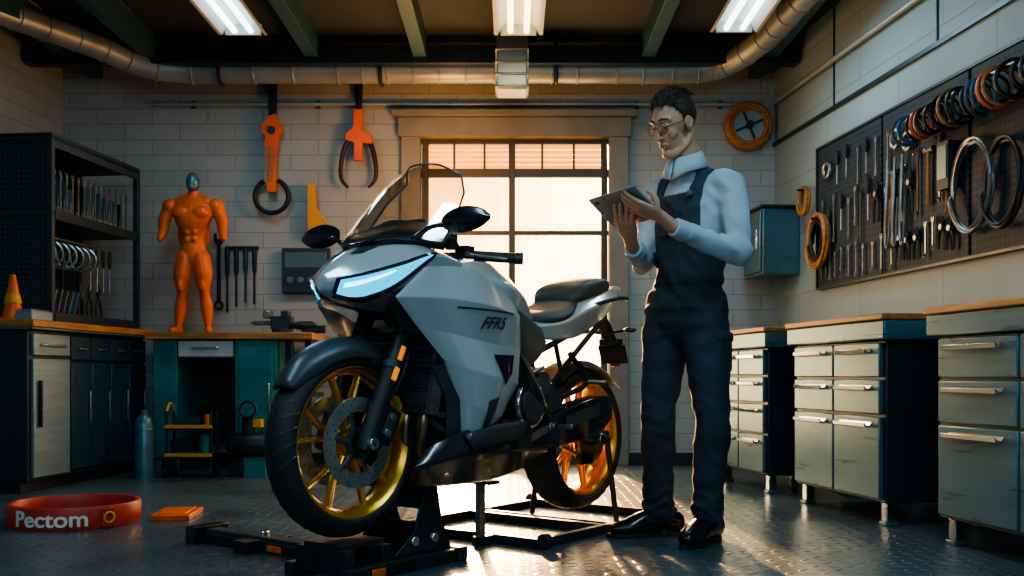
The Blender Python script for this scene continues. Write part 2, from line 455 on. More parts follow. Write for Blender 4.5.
def ceil_lamp(name, x, y0, y1, tube='tube', z=CZ-.2):
    E = empty(name, (x, (y0+y1)/2, z)); L = (y1-y0)/2; g = Geo()
    g.prism([(-.15, 0), (-.10, .07), (.10, .07), (.15, 0), (.13, 0), (.09, .055), (-.09, .055), (-.13, 0)], (0, -L, 0), (1, 0, 0), (0, 0, 1), -2*L, 'white')
    for s in (-1, 1):
        g.box((0, s*L, .035), (.22, .02, .07), 'white')
        g.cyl((0, s*L*.6, .07), (0, s*L*.6, .19), .008, 'steel_dk')
    g.obj('housing', E)
    g = Geo()
    for q in (-.05, .05): g.cyl((q, -L+.02, .02), (q, L-.02, .02), .018, tube, n=12)
    g.obj('tubes', E)
ceil_lamp('fluorescent_lamp', -1.66, 5.1, 6.15)
ceil_lamp('fluorescent_lamp', 1.36, 5.1, 6.10)
ceil_lamp('fluorescent_lamp', .04, 5.0, 6.15, 'tube_w')
ceil_lamp('fluorescent_lamp', -1.2, 1.6, 3.0); ceil_lamp('fluorescent_lamp', .9, 1.6, 3.0)
E = empty('duct_drop', (0, 6.55, 0)); g = Geo()
g.box((0, 0, 2.72), (.20, .22, .44), 'duct')
for z in (2.52, 2.6, 2.68, 2.76): g.box((0, 0, z), (.22, .24, .02), 'duct')
g.obj('box_duct', E, bevel=.01)

# ------------------------------------------------------------------ hand tools
def t_wrench(g, x, z, L, y=.03, mat='tool', w=.012):
    g.prism([(-w/2, -L*.5), (w/2, -L*.5), (w*.45, L*.32), (w*1.1, L*.38), (w*1.2, L*.5), (w*.5, L*.5), (w*.4, L*.42), (-w*.4, L*.42), (-w*.5, L*.5), (-w*1.2, L*.5), (-w*1.1, L*.38), (-w*.45, L*.32)], (x, y, z), (1, 0, 0), (0, 0, 1), .006, mat)
    g.torus((x, y, z-L*.5-w*.6), (0, 1, 0), w*.9, w*.35, mat, 14, 6)
def t_driver(g, x, z, L, y=.03, col='orange'):
    g.cyl((x, y, z-L*.5), (x, y, z+L*.1), .004, 'tool', n=8)
    g.tube([(x, y, z+L*.08), (x, y, z+L*.16), (x, y, z+L*.4), (x, y, z+L*.5)], [.007, .013, .013, .009], col, 8)
def t_plier(g, x, z, L, y=.03, col='tool_dk'):
    for s in (-1, 1):
        g.tube([(x+s*.03, y, z-L*.5), (x+s*.028, y, z-L*.1), (x, y, z+L*.15), (x-s*.014, y, z+L*.3), (x-s*.004, y, z+L*.5)], [.008, .009, .009, .010, .004], col, 8, sm=3)
    g.cyl((x, y-.012, z+L*.17), (x, y+.012, z+L*.17), .014, 'tool')
def t_hammer(g, x, z, L, y=.03):
    g.tube([(x, y, z-L*.5), (x, y, z+L*.4)], [.012, .009], 'wood', 8)
    g.tube([(x-.05, y, z+L*.42), (x-.03, y, z+L*.42), (x+.03, y, z+L*.42), (x+.06, y, z+L*.45)], [.016, .012, .012, .003], 'tool', 10)
def t_coil(g, x, z, R, mat, y=.04, n=5, r=.009, sy=1.):
    pts = []
    for i in range(n*28):
        a = 2*pi*i/28; q = R*(1+.06*math.sin(i*.37)); pts.append((x+math.cos(a)*q*.85, y+(i % 56)/56*.03, z+math.sin(a)*q*sy))
    g.tube(pts, [r]*len(pts), mat, 6)

# ------------------------------------------------------------------ right wall pegboard
E = empty('pegboard', (xr(YB), YB, 0), aR)
g = Geo()
for a, b in ((-1.66, -.82), (-2.52, -1.68), (-3.4, -2.54)): g.bb((a, .005, 1.21), (b, .028, 2.09), 'peg')
g.obj('panels', E, bevel=.004)
g = Geo(); g.bb((-3.42, .002, 1.195), (-.80, .035, 1.21), 'steel_dk'); g.bb((-3.42, .002, 2.09), (-.80, .035, 2.105), 'steel_dk')
g.bb((-.81, .002, 1.2), (-.795, .035, 2.1), 'steel_dk')
g.tube([(-3.35, .13, 1.96), (-2.1, .13, 1.96)], .010, 'tool')
for x in (-2.15, -2.7, -3.3): g.tube([(x, .03, 1.96), (x, .13, 1.96)], .008, 'tool')
g.obj('rails', E)
random.seed(3)
g = Geo()
x = -.92
while x > -2.42:
    k = random.choice('wwwdphw'); z = 1.62+random.uniform(-.06, .08); y = .045
    if k == 'w': t_wrench(g, x, z, random.uniform(.2, .34), y, random.choice(['tool', 'tool_dk', 'tool']))
    if k == 'd': t_driver(g, x, z, random.uniform(.18, .26), y, random.choice(['wood', 'tool_dk', 'steel']))
    if k == 'p': t_plier(g, x, z, .24, y)
    if k == 'h': t_hammer(g, x, z, .3, y)
    g.cyl((x, .028, z+.13), (x, .07, z+.13), .004, 'chrome', n=6)
    x -= random.uniform(.07, .11)
x = -.95
while x > -2.4:
    k = random.choice('wwp'); z = 1.34+random.uniform(-.02, .03)
    if k == 'w': t_wrench(g, x, z, random.uniform(.12, .2), .045)
    else: t_plier(g, x, z, .16, .045)
    x -= random.uniform(.07, .12)
x = -1.0
while x > -2.0:
    z = 1.90+random.uniform(-.03, .03)
    random.choice([lambda: t_driver(g, x, z, .2, .045, 'tool_dk'), lambda: t_wrench(g, x, z, .2, .045), lambda: g.torus((x, .05, z), (0, 1, 0), .045, .012, 'tool')])()
    x -= random.uniform(.09, .15)
for x in (-1.78, -1.86, -1.94): g.tube([(x, .05, 1.82), (x, .06, 1.6), (x+.02, .055, 1.38), (x-.02, .055, 1.36), (x-.03, .05, 1.6)], .008, 'tool', 8, sm=4)
g.bb((-2.43, .03, 1.55), (-2.33, .08, 1.78), 'rack'); g.bb((-2.42, .08, 1.60), (-2.34, .085, 1.76), 'steel')
g.obj('hanging_tools', E)
g = Geo()
t_coil(g, -2.60, 1.53, .19, 'tool', .05, 6, .006, 1.1); t_coil(g, -2.84, 1.50, .16, 'tool_dk', .05, 4, .007, 1.2)
cs = ['steel', 'blue', 'tool_dk', 'orange', 'wood', 'tool_dk', 'tool_dk', 'tool_dk', 'tool_dk', 'tool_dk', 'wood', 'tool_dk', 'tool_dk', 'tool_dk']
for i in range(26):
    x = -2.14-i*.045+random.uniform(-.01, .01); g.torus((x, .13, 1.888+random.uniform(-.0, .004)), (1, random.uniform(-.4, .4), 0), .058+random.uniform(0, .03), .008, cs[i % 14], 20, 6)
t_coil(g, -.90, 1.50, .16, 'wood', .055, 5, .013); t_coil(g, -.90, 1.50, .12, 'tool_dk', .055, 3, .012); g.cyl((-.90, .030, 1.64), (-.90, .11, 1.64), .008, 'steel_dk')
g.obj('cable_coils', E)
E = empty('cable_coil', (xr(YB), YB, 0), aR); g = Geo(); t_coil(g, -.63, 1.80, .085, 'wood', .03, 4, .012); g.cyl((-.63, .002, 1.87), (-.63, .09, 1.87), .008, 'steel_dk'); g.obj('coil', E)
E = empty('wall_cabinet', (xr(YB), YB, 0), aR); g = Geo()
g.bb((-.46, .002, 1.33), (-.10, .26, 1.78), 'steel'); g.bb((-.44, .26, 1.35), (-.12, .275, 1.76), 'steel'); g.bb((-.41, .275, 1.5), (-.39, .29, 1.64), 'chrome'); g.bb((-.48, .002, 1.78), (-.08, .28, 1.80), 'steel_dk')
g.obj('body', E, bevel=.006)
E = empty('hose_reel', (1.70, YB-.005, 2.44)); g = Geo()
g.lathe([(.11, -.07), (.165, -.07), (.175, -.06), (.175, -.02), (.165, -.01), (.11, -.01)], (0, 0, 0), (0, 1, 0), 'wood', 40)
g.lathe([(0.001, -.05), (.11, -.05), (.11, -.01), (.001, -.01)], (0, 0, 0), (0, 1, 0), 'duct', 32)
for r in (.13, .15): g.torus((0, -.075, 0), (0, 1, 0), r, .010, 'wood', 40, 8)
g.cyl((0, -.11, 0), (0, -.0, 0), .025, 'steel_dk')
for k in range(4): g.box((.055*math.cos(k*pi/2+.4), -.06, .055*math.sin(k*pi/2+.4)), (.10, .012, .016), 'steel_dk', ('Y', -(k*pi/2+.4)))
g.obj('reel', E)

# ------------------------------------------------------------------ right tool cabinets
aC = math.atan2(-1, .169)
def xc(y): return 1.28+(6.1-y)*.169
def cabinet(y0, y1, cols, rows):
    E = empty('tool_cabinet', (xc(y0), y0, 0), aC); L = (y0-y1)*1.014; dp = .52
    g = Geo()
    g.bb((0, .0, .10), (L, dp, .80), 'steel_dk')
    g.obj('carcass', E, bevel=.006)
    g = Geo()
    g.bb((-.04, -.035, .80), (L+.04, dp, .885), 'steel'); g.obj('apron', E, bevel=.008)
    g = Geo(); g.bb((-.045, -.045, .885), (L+.045, dp, .912), 'wood'); g.obj('worktop', E, bevel=.006)
    g = Geo(); h = Geo(); w = (L-.03)/cols
    for c in range(cols):
        z = .795
        for rh in rows:
            z0 = z-rh
            g.bb((.015+c*w+.006, -.022, z0+.006), (.015+(c+1)*w-.006, -.0, z-.006), 'steel')
            hz = z-.035; x0 = .015+c*w+w*.16; x1 = .015+(c+1)*w-w*.16
            h.prism([(0, -.012), (-.012, -.020), (-.034, -.014), (-.038, .002), (-.030, .002), (-.028, -.006), (-.012, -.010), (0, .006)], (x0, -.022, hz), (0, 1, 0), (0, 0, 1), x1-x0, 'chrome')
            z = z0
    g.obj('drawers', E, bevel=.005); h.obj('handles', E, bevel=.001)
    g = Geo()
    for x in (.05, L-.05):
        for y in (.04, dp-.05):
            g.bb((x-.022, y-.022, .018), (x+.022, y+.022, .10), 'chrome'); g.bb((x-.03, y-.03, 0), (x+.03, y+.03, .018), 'steel')
    g.obj('legs', E, bevel=.004)
cabinet(6.14, 5.42, 2, (.15, .15, .17, .215))
cabinet(5.08, 4.24, 2, (.16, .16, .365))
cabinet(3.86, 2.9, 2, (.16, .17, .355))

# ------------------------------------------------------------------ left bench + rack
def xb(y): return -2.67+.117*(y-5.2)
BE = empty('workbench', (xb(5.46), 5.46, 0), aL)
g = Geo(); BL = 1.36; BD = .72
g.bb((0, .02, .06), (.42, BD, .90), 'steel_dk'); g.obj('steel_cabinet', BE, bevel=.006)
g = Geo(); g.bb((.03, 0, .76), (.39, .02, .88), 'steel_l'); g.bb((.03, 0, .08), (.39, .02, .74), 'steel_l'); g.bb((.09, -.02, .81), (.33, -.005, .825), 'chrome'); g.bb((.07, -.022, .36), (.085, -.002, .62), 'tool_dk'); g.obj('steel_doors', BE, bevel=.004)
g = Geo(); g.bb((.42, .04, .06), (BL, BD, .90), 'navy'); g.bb((0, .06, 0), (BL, BD, .06), 'tool_dk'); g.obj('navy_cabinet', BE, bevel=.005)
g = Geo()
for i in range(4):
    w = (BL-.44)/4; x0 = .43+i*w
    g.bb((x0+.006, .018, .09), (x0+w-.006, .04, .72), 'navy'); g.bb((x0+.006, .018, .74), (x0+w-.006, .04, .88), 'navy')
    g.bb((x0+w-.04, .003, .35), (x0+w-.028, .016, .55), 'tool'); g.bb((x0+w*.3, .003, .80), (x0+w*.7, .016, .812), 'tool')
g.obj('navy_doors', BE, bevel=.004)
g = Geo(); g.bb((-.03, -.03, .90), (BL+.03, BD+.02, .915), 'steel'); g.bb((-.03, -.035, .915), (BL+.03, BD+.02, .955), 'wood'); g.obj('worktop', BE, bevel=.005)
ux = V((math.cos(aL), math.sin(aL), 0)); uy = V((-math.sin(aL), math.cos(aL), 0))
ro = V((xb(5.46), 5.46, .956))+ux*.30+uy*.06
RE = empty('tool_rack', ro, aL)
g = Geo(); RT = 1.09; RL = 1.05
for x in (.0, RL-.035):
    for y in (.0, .42): g.bb((x, y, 0), (x+.035, y+.035, RT), 'rack')
for z in (0.02, .62, RT-.03): g.bb((.0, 0, z), (RL, .455, z+.025), 'rack')
g.bb((.0, 0, RT), (RL, .455, RT+.012), 'rack'); g.bb((.03, 0, RT-.07), (RL-.03, .012, RT), 'rack')
for z in (.60, .0): g.bb((.03, -.006, z), (RL-.03, .004, z+.06), 'steel_dk')
g.obj('frame', RE, bevel=.003)
g = Geo(); g.bb((.03, .44, 0), (RL-.03, .452, RT), 'peg2'); g.obj('back_panel', RE)
o = Geo().bb((-.42, -.006, 0), (0.0, .006, RT-.02), 'peg2').obj('end_panel', RE); o.location = (.018, .035, 0); o.rotation_euler = (0, 0, -pi/2)
g = Geo(); random.seed(5)
for i in range(14):
    x = .08+i*.065; h = random.uniform(.18, .25)
    g.box((x, .16, .655+h/2), (.012, .16, h), random.choice(['tool_dk', 'steel_l', 'steel']), ('Y', .25))
    t_wrench(g, x+.02, .80, .22, .05)
for i in range(7): g.torus((.09+i*.075, .12, .42), (.9, .4, 0), .075, .009, random.choice(['tool', 'steel_l', 'tool']), 24, 6)
g.tube([(.05, .12, .52), (.65, .12, .52)], .008, 'tool')
for i in range(4): t_driver(g, .68+i*.08, .38, .28, .15, 'tool_dk')
for i in range(6): g.box((.09+i*.06, .12, .13), (.014, .09, .16), random.choice(['tool', 'steel', 'steel_l']), ('Y', .35))
for i in range(3): t_plier(g, .65+i*.11, .17, .24, .2, 'tool_dk')
for i in range(8): t_wrench(g, .12+i*.1, .36, .28, .43, 'tool')
g.obj('stored_tools', RE)
q = V((xb(5.46), 5.46, .956))+ux*.13+uy*.19
E = empty('traffic_cone', q); g = Geo()
g.lathe([(.001, .26), (.015, .26), (.055, .02), (.07, .02), (.07, 0), (.001, 0)], (0, 0, 0), (0, 0, 1), 'orange', 28, closed=False); g.lathe([(.044, .10), (.0335, .15), (.037, .15), (.047, .10)], (0, 0, 0), (0, 0, 1), 'yellow', 28)
g.obj('cone', E)
q = V((xb(5.46), 5.46, .956))+ux*.11+uy*.05
E = empty('parts_tray', q, aL); g = Geo(); g.bb((-.10, -.05, 0), (.10, .05, .05), 'steel_l'); g.bb((-.09, -.04, .05), (.09, .04, .06), 'tool'); g.obj('tray', E, bevel=.004)

# ------------------------------------------------------------------ back workbench
TE = empty('workbench', (-1.93, 6.83, 0)); g = Geo()
g.bb((-.48, -.30, .885), (.62, .30, .93), 'wood'); g.obj('worktop', TE, bevel=.005)
g = Geo(); g.bb((-.44, -.26, .10), (-.28, .26, .885), 'teal'); g.bb((.10, -.26, .06), (.38, .26, .885), 'teal'); g.bb((.125, -.275, .1), (.355, -.26, .84), 'teal')
for x in (-.44, -.33, .11, .33): g.bb((x, -.25, 0), (x+.05, -.2, .1), 'teal')
g.bb((-.28, .2, .2), (.10, .24, .80), 'tool_dk'); g.obj('teal_carcass', TE, bevel=.008)
g = Geo(); g.bb((-.27, -.27, .77), (.09, .2, .875), 'white'); g.bb((-.18, -.285, .82), (0, -.27, .835), 'chrome'); g.bb((.32, -.285, .4), (.335, -.27, .6), 'chrome'); g.obj('drawer', TE, bevel=.004)
g = Geo(); g.bb((.42, -.2, 0), (.46, -.16, .885), 'steel_dk'); g.bb((.55, -.2, 0), (.59, -.16, .885), 'steel_dk'); g.bb((.40, -.24, .5), (.60, .2, .53), 'steel_dk'); g.obj('legs', TE)
E = empty('tool_cart', (-2.05, 6.38, 0)); g = Geo()
for z in (.12, .30): g.bb((-.15, -.08, z), (.15, .08, z+.012), 'tool_dk'); g.bb((-.15, -.08, z), (.15, -.07, z+.035), 'yellow')
for x in (-.14, .14):
    for y in (-.07, .07): g.cyl((x, y, .06), (x, y, .42), .009, 'tool_dk', n=8); g.cyl((x-.012, y, .03), (x+.012, y, .03), .03, 'tool_dk', n=14)
g.tube([(-.14, -.07, .42), (-.14, 0, .47), (-.14, .07, .42)], .009, 'yellow', 8, sm=4)
g.bb((-.12, -.06, .135), (.02, .06, .24), 'tool_dk'); g.cyl((.09, 0, .135), (.09, 0, .27), .04, 'teal'); g.bb((-.1, -.05, .312), (.06, .05, .38), 'rack'); g.cyl((.1, .0, .312), (.1, 0, .40), .02, 'orange'); g.obj('frame', E)
E = empty('compressor', (-1.69, 6.42, 0)); g = Geo()
g.tube([(-.08, 0, .2), (.08, 0, .2)], [.08, .08], 'tool_dk', 20, rnd=True); g.cyl((0, 0, .27), (0, 0, .38), .05, 'steel_dk'); g.cyl((-.07, -.06, .05), (-.07, .06, .05), .05, 'tool_dk'); g.bb((-.03, -.05, 0), (.11, .05, .12), 'teal'); g.box((.04, 0, .34), (.08, .08, .05), 'yellow'); g.torus((0, -.05, .43), (0, 1, 0), .05, .008, 'tool_dk'); g.obj('tank', E)
# anatomy figure
FE = empty('anatomy_mannequin', (-2.17, 6.78, .931)); g = Geo(); sx = (1, 0, 0)
g.tube([(0, 0, .50), (0, 0, .58), (0, 0, .67), (0, -.01, .79), (0, 0, .875), (0, 0, .93)], [(.080, .058), (.085, .06), (.080, .058), (.135, .075), (.135, .06), (.045, .042)], 'orange', 20, sx, 3, True)
for s in (-1, 1):
    g.sph((s*.062, -.060, .815), (.060, .030, .042), 'orange'); g.sph((s*.158, 0, .862), (.055, .052, .058), 'orange')
    g.tube([(s*.165, 0, .86), (s*.195, -.005, .77), (s*.200, -.01, .70), (s*.215, -.03, .645)], [.040, .042, .032, .024], 'orange', 12, None, 3, True)
    g.tube([(s*.05, 0, .52), (s*.072, -.01, .40), (s*.075, 0, .28), (s*.088, .015, .18), (s*.10, 0, .05)], [.064, .060, .034, .043, .022], 'orange', 14, None, 3, True)
    g.tube([(s*.10, .02, .025), (s*.125, -.07, .02)], [.026, .022], 'orange', 10, None, 0, True)
    for z in (.735, .685, .635): g.sph((s*.024, -.058, z), (.021, .012, .020), 'orange')
    g.sph((s*.075, -.045, .33), (.024, .02, .05), 'orange'); g.sph((s*.09, .02, .70-.02), (.02, .03, .07), 'orange')
    g.tube([(s*.02, 0, .93), (s*.10, 0, .905)], [.03, .03], 'orange', 10, None, 0, True)
me = remesh(g, .006, 1); o = put_mesh('body', me, ['orange'], FE)
g = Geo(); g.tube([(0, 0, .92), (0, -.005, .97)], [.035, .034], 'orange', 12); g.sph((0, -.01, 1.03), (.046, .058, .066), 'steel'); g.sph((0, -.038, .995), (.032, .033, .033), 'steel'); g.obj('head', FE)
def walltool(name, x): return empty(name, (x, YB-.003, 0))
E = walltool('adjustable_wrench', -1.72); g = Geo()
g.prism([(-.035, 2.82), (-.02, 2.84), (.02, 2.84), (.035, 2.82), (.028, 2.5), (-.028, 2.5)], (0, -.03, 0), (1, 0, 0), (0, 0, 1), .02, 'tool_dk')
g.prism([(-.03, 2.50), (.03, 2.52), (.05, 2.47), (.075, 2.44), (.08, 2.38), (.045, 2.36), (.05, 2.30), (.035, 2.25), (.032, 2.0), (.03, 1.96), (-.03, 1.96), (-.032, 2.0), (-.035, 2.25), (-.05, 2.30), (-.045, 2.36), (-.075, 2.39), (-.07, 2.45), (-.045, 2.46)], (0, -.05, 0), (1, 0, 0), (0, 0, 1), .035, 'orange')
g.cyl((0, -.095, 2.40), (0, -.04, 2.40), .03, 'steel_dk'); g.prism([(-.014, 2.28), (.014, 2.28), (.014, 2.03), (-.014, 2.03)], (0, -.088, 0), (1, 0, 0), (0, 0, 1), .004, 'wood'); g.torus((0, -.07, 1.93), (0, 1, 0), .12, .018, 'tool_dk', 28, 8, pi*.62, pi*2.35); g.obj('wrench', E, bevel=.006)
g = Geo(); g.torus((0, -.05, 2.86), (0, 1, 0), .02, .006, 'chrome', 16, 6); g.cyl((0, 0, 2.87), (0, -.06, 2.87), .006, 'chrome'); g.obj('hook', E)
E = walltool('gear_puller', -1.10); g = Geo()
g.prism([(-.03, 2.81), (.03, 2.81), (.02, 2.5), (-.02, 2.5)], (0, -.03, 0), (1, 0, 0), (0, 0, 1), .02, 'tool_dk'); g.cyl((0, -.05, 2.78), (0, -.05, 2.3), .018, 'tool_dk')
g.prism([(-.03, 2.55), (.03, 2.55), (.035, 2.40), (.10, 2.36), (.10, 2.30), (.03, 2.31), (.03, 2.18), (-.03, 2.18), (-.03, 2.31), (-.09, 2.33), (-.09, 2.37), (-.035, 2.42)], (0, -.06, 0), (1, 0, 0), (0, 0, 1), .035, 'orange')
for s in (-1, 1): g.tube([(s*.02, -.07, 2.36), (s*.09, -.07, 2.30), (s*.125, -.07, 2.15), (s*.12, -.07, 2.05), (s*.07, -.07, 1.99)], [.016, .018, .016, .014, .008], 'tool_dk', 10, None, 4)
g.obj('puller', E, bevel=.004)
E = walltool('orange_bracket', -1.40); g = Geo(); g.prism([(-.06, 2.02), (-.01, 2.02), (.0, 1.85), (.09, 1.72), (.08, 1.66), (-.06, 1.66)], (0, -.05, 0), (1, 0, 0), (0, 0, 1), .045, 'yellow'); g.cyl((-.03, -.06, 1.95), (-.03, 0, 1.95), .012, 'tool_dk'); g.obj('bracket', E, bevel=.004)
E = walltool('hanging_chisels', -1.95); g = Geo()
g.bb((-.12, -.012, 1.55), (.12, 0, 1.58), 'steel_dk')
for i, (l, c) in enumerate(((.46, 'tool_dk'), (.42, 'tool_dk'), (.38, 'rack'), (.40, 'tool_dk'))):
    x = -.10+i*.065; g.tube([(x, -.03, 1.56), (x, -.03, 1.56-l*.4), (x, -.03, 1.56-l*.45), (x, -.03, 1.56-l)], [.018, .016, .007, .009], c, 8)
t_wrench(g, -.16, 1.42, .50, -.03, 'tool_dk', .03); g.obj('chisels', E)
E = walltool('gauge_panel', -1.48); g = Geo(); g.bb((-.17, -.06, 1.24), (.17, 0, 1.56), 'rack'); g.bb((-.15, -.066, 1.42), (.15, -.06, 1.53), 'lcd')
for i in range(4): g.cyl((-.11+i*.075, -.075, 1.33), (-.11+i*.075, -.06, 1.33), .024, 'tool')
g.obj('panel', E, bevel=.005)
E = empty('bench_vise', (-1.55, 6.72, .931)); g = Geo()
g.cyl((0, 0, 0), (0, 0, .03), .07, 'rack'); g.box((0, 0, .07), (.14, .09, .09), 'rack'); g.bb((-.12, -.055, .10), (-.07, .055, .15), 'tool'); g.bb((.0, -.055, .10), (.05, .055, .15), 'rack'); g.cyl((-.2, 0, .07), (.05, 0, .07), .014, 'tool'); g.cyl((-.2, -.05, .07), (-.2, .05, .07), .007, 'tool')
g.obj('vise', E, bevel=.006)
E = empty('power_drill', (-1.40, 6.80, .931)); g = Geo(); g.tube([(-.10, -.12, .05), (-.02, -.12, .05), (.06, -.12, .05), (.09, -.12, .05)], [.012, .03, .03, .012], 'tool_dk', 14); g.box((.12, -.12, .025), (.06, .05, .05), 'tool_dk'); g.box((.05, -.12, .018), (.12, .04, .036), 'tool_dk'); g.obj('drill', E, bevel=.004)
E = empty('gas_canister', (-2.32, 6.28, 0)); g = Geo(); g.tube([(0, 0, 0), (0, 0, .33), (0, 0, .38), (0, 0, .40), (0, 0, .43)], [.06, .06, .045, .022, .022], 'steel', 24); g.torus((0, 0, .31), (0, 0, 1), .061, .004, 'tool'); g.obj('canister', E)

# ------------------------------------------------------------------ floor band
E = empty('red_band_ring', (-1.93, 4.40, 0)); g = Geo()
g.lathe([(.255, 0), (.27, .0), (.275, .01), (.275, .085), (.27, .095), (.255, .095), (.25, .085), (.25, .01)], (0, 0, 0), (0, 0, 1), 'red', 96)
g.obj('band', E)
g = Geo(); vs, fs = text_vf('Pectom', .10, .0015, 0, .0018)
vv = []
for q in vs:
    a = -pi/2+.02+q.x*1.05/.277; rr = .2765+q.z; vv.append(V((rr*math.cos(a), rr*math.sin(a), .046+q.y*.92)))
g.add(vv, fs, 'letter'); g.obj('lettering', E)
g = Geo(); g.box((.278*math.cos(-.68), .278*math.sin(-.68), .047), (.012, .06, .08), 'red', ('Z', -.68)); g.torus((.287*math.cos(-.68), .287*math.sin(-.68), .047), (math.cos(-.68), math.sin(-.68), 0), .022, .006, 'yellow', 20, 6)
g.obj('buckle', E, bevel=.003)
E = empty('orange_pad', (-1.54, 4.58, 0)); g = Geo(); g.box((0, 0, .0125), (.17, .30, .025), 'orange', ('Z', .1)); g.box((0, 0, .027), (.12, .22, .006), 'orange', ('Z', .1)); g.obj('pad', E, bevel=.004)

# ------------------------------------------------------------------ motorcycle
BK = empty('sport_motorcycle', (.264, 4.31, 0), math.atan2(-.795, -.607))
FH = V((1.334, 0, .432)); RH = V((0, 0, .382))
def wheel(name, c, w, R=.31, rim=.248):
    E = empty(name); E.parent = BK; E.location = c
    g = Geo()
    prof = []
    for i in range(17):
        a = -pi*.5+pi*i/16
        prof.append((R-.055+.055*math.cos(a), (w/2)*math.sin(a)))
    prof += [(rim-.006, w/2*.80), (rim-.006, -w/2*.80)]
    g.lathe(prof, (0, 0, 0), (0, 1, 0), 'rubber', 96)
    g.obj('tyre', E, angle=60)
    g = Geo()
    for k in range(36):
        for s in (-1, 1):
            pts = []
            for j in range(4):
                b = s*(.12+.28*j)*pi/2; a = 2*pi*k/36+.05*j+(.087 if s > 0 else 0)
                r = R-.055+.0553*math.cos(b); pts.append((r*math.cos(a), (w/2)*math.sin(b), r*math.sin(a)))
            g.tube(pts, .0022, 'bk_gray', 4)
    g.obj('tread', E)
    g = Geo(); q = w/2*.78
    g.lathe([(rim+.002, -q), (rim+.006, -q-.004), (rim-.004, -q-.006), (rim-.016, -q+.004), (rim-.024, -q*.6), (rim-.030, -q*.3), (rim-.030, q*.3), (rim-.024, q*.6), (rim-.016, q-.004), (rim-.004, q+.006), (rim+.006, q+.004), (rim+.002, q)], (0, 0, 0), (0, 1, 0), 'gold', 96)
    for k in range(5):
        for s in (-1, 1):
            a0 = 2*pi*k/5+.3+s*.10; a1 = 2*pi*k/5+.3+s*.27; am = (a0*1.2+a1*.8)/2
            g.tube([(.03*math.cos(a0), 0, .03*math.sin(a0)), (.12*math.cos(am), 0, .12*math.sin(am)), ((rim-.026)*math.cos(a1), 0, (rim-.026)*math.sin(a1))], [(.024, .010), (.019, .008), (.016, .009)], 'gold', 10, (0, 1, 0), 3)
    g.lathe([(.018, -.05), (.042, -.05), (.05, -.025), (.05, .025), (.042, .05), (.018, .05)], (0, 0, 0), (0, 1, 0), 'gold', 32)
    g.obj('rim', E, angle=50)
    return E
def disc(E, y, r0=.085, r1=.148):
    g = Geo(); g.lathe([(r0+.015, y-.0025), (r1, y-.0025), (r1, y+.0025), (r0+.015, y+.0025)], (0, 0, 0), (0, 1, 0), 'disc', 72)
    for k in range(6):
        a = k*pi/3; g.tube([(.04*math.cos(a), y, .04*math.sin(a)), ((r0+.02)*math.cos(a+.2), y, (r0+.02)*math.sin(a+.2))], [(.006, .014), (.004, .008)], 'bk_gray', 8, (0, 1, 0))
    g.lathe([(.03, y-.004), (.052, y-.004), (.052, y+.004), (.03, y+.004)], (0, 0, 0), (0, 1, 0), 'bk_gray', 32)
    for k in range(48):
        a = 2*pi*k/48; r = r0+.026+(k % 3)*.014
        g.cyl((r*math.cos(a), y-.0032, r*math.sin(a)), (r*math.cos(a), y+.0032, r*math.sin(a)), .0028, 'tool_dk', n=8)
    g.obj('brake_disc', E)
W1 = wheel('front_wheel', FH, .118); disc(W1, .062); disc(W1, -.062)
W2 = wheel('rear_wheel', RH, .17); disc(W2, .072, .05, .105)
g = Geo()
dv = (V((1.06, 0, 1.02))-FH).normalized()
for s in (-1, 1):
    o = V((0, s*.098, 0)); a = FH+o
    g.tube([a-dv*.03, a+dv*.02, a+dv*.10, a+dv*.28], [.026, .034, .028, .031], 'bk_matte', 18)
    g.cyl(a+dv*.26, a+dv*.40, .0235, 'bk_gray'); g.cyl(a+dv*.38, a+dv*.64, .031, 'bk_gloss'); g.cyl(a+dv*.26, a+dv*.285, .034, 'bk_gray')
    g.cyl((a.x, s*.07, a.z), (a.x, s*.14, a.z), .020, 'chrome')
    c = a+V((-.085, -s*.012, .055)); rt = Matrix.Rotation(-.5, 3, 'Y')
    g.box(c, (.075, .062, .12), 'bk_gloss', rt); g.box(c+V((0, s*.033, 0)), (.04, .01, .08), 'bk_gray', rt)
    for q in (-.028, .028): g.cyl(c+rt @ V((0, s*.03, q)), c+rt @ V((0, s*.042, q)), .013, 'tool')
    g.tube([a+V((-.03, 0, .0)), c], [.018, .016], 'bk_matte')
    g.tube([c+V((0, 0, .05)), a+dv*.20+V((-.03, s*.03, 0)), a+dv*.34+V((-.04, s*.02, 0)), a+dv*.5], .0055, 'tool_dk', 8, sm=5)
    g.box(a+dv*.245+V((.004, s*.034, 0)), (.018, .010, .045), 'amber', Matrix.Rotation(-.45, 3, 'Y')); g.box(a+dv*.32+V((.002, s*.030, 0)), (.016, .010, .05), 'amber', Matrix.Rotation(-.45, 3, 'Y'))
g.cyl(FH-V((0, .14, 0)), FH+V((0, .14, 0)), .012, 'chrome')
g.box(V((1.13, 0, .87)), (.07, .25, .03), 'bk_matte', Matrix.Rotation(-.45, 3, 'Y')); g.box(V((1.06, 0, 1.03)), (.07, .25, .025), 'bk_gray', Matrix.Rotation(-.45, 3, 'Y'))
g.obj('front_fork', BK, bevel=.004)
g = Geo(); rows = []
for i in range(8):
    a = math.radians(34+i*17); k = math.sin(pi*(i+.6)/8.2); hw = .030+.042*k
    row = []
    for j, (t, dr) in enumerate(((-1, -.050), (-.95, -.02), (-.55, .006), (0, .016), (.55, .006), (.95, -.02), (1, -.050))):
        r = .325+dr*(1 if 0 < i < 7 else .4); row.append(FH+V((r*math.cos(a), t*hw, r*math.sin(a))))
    rows.append(row)
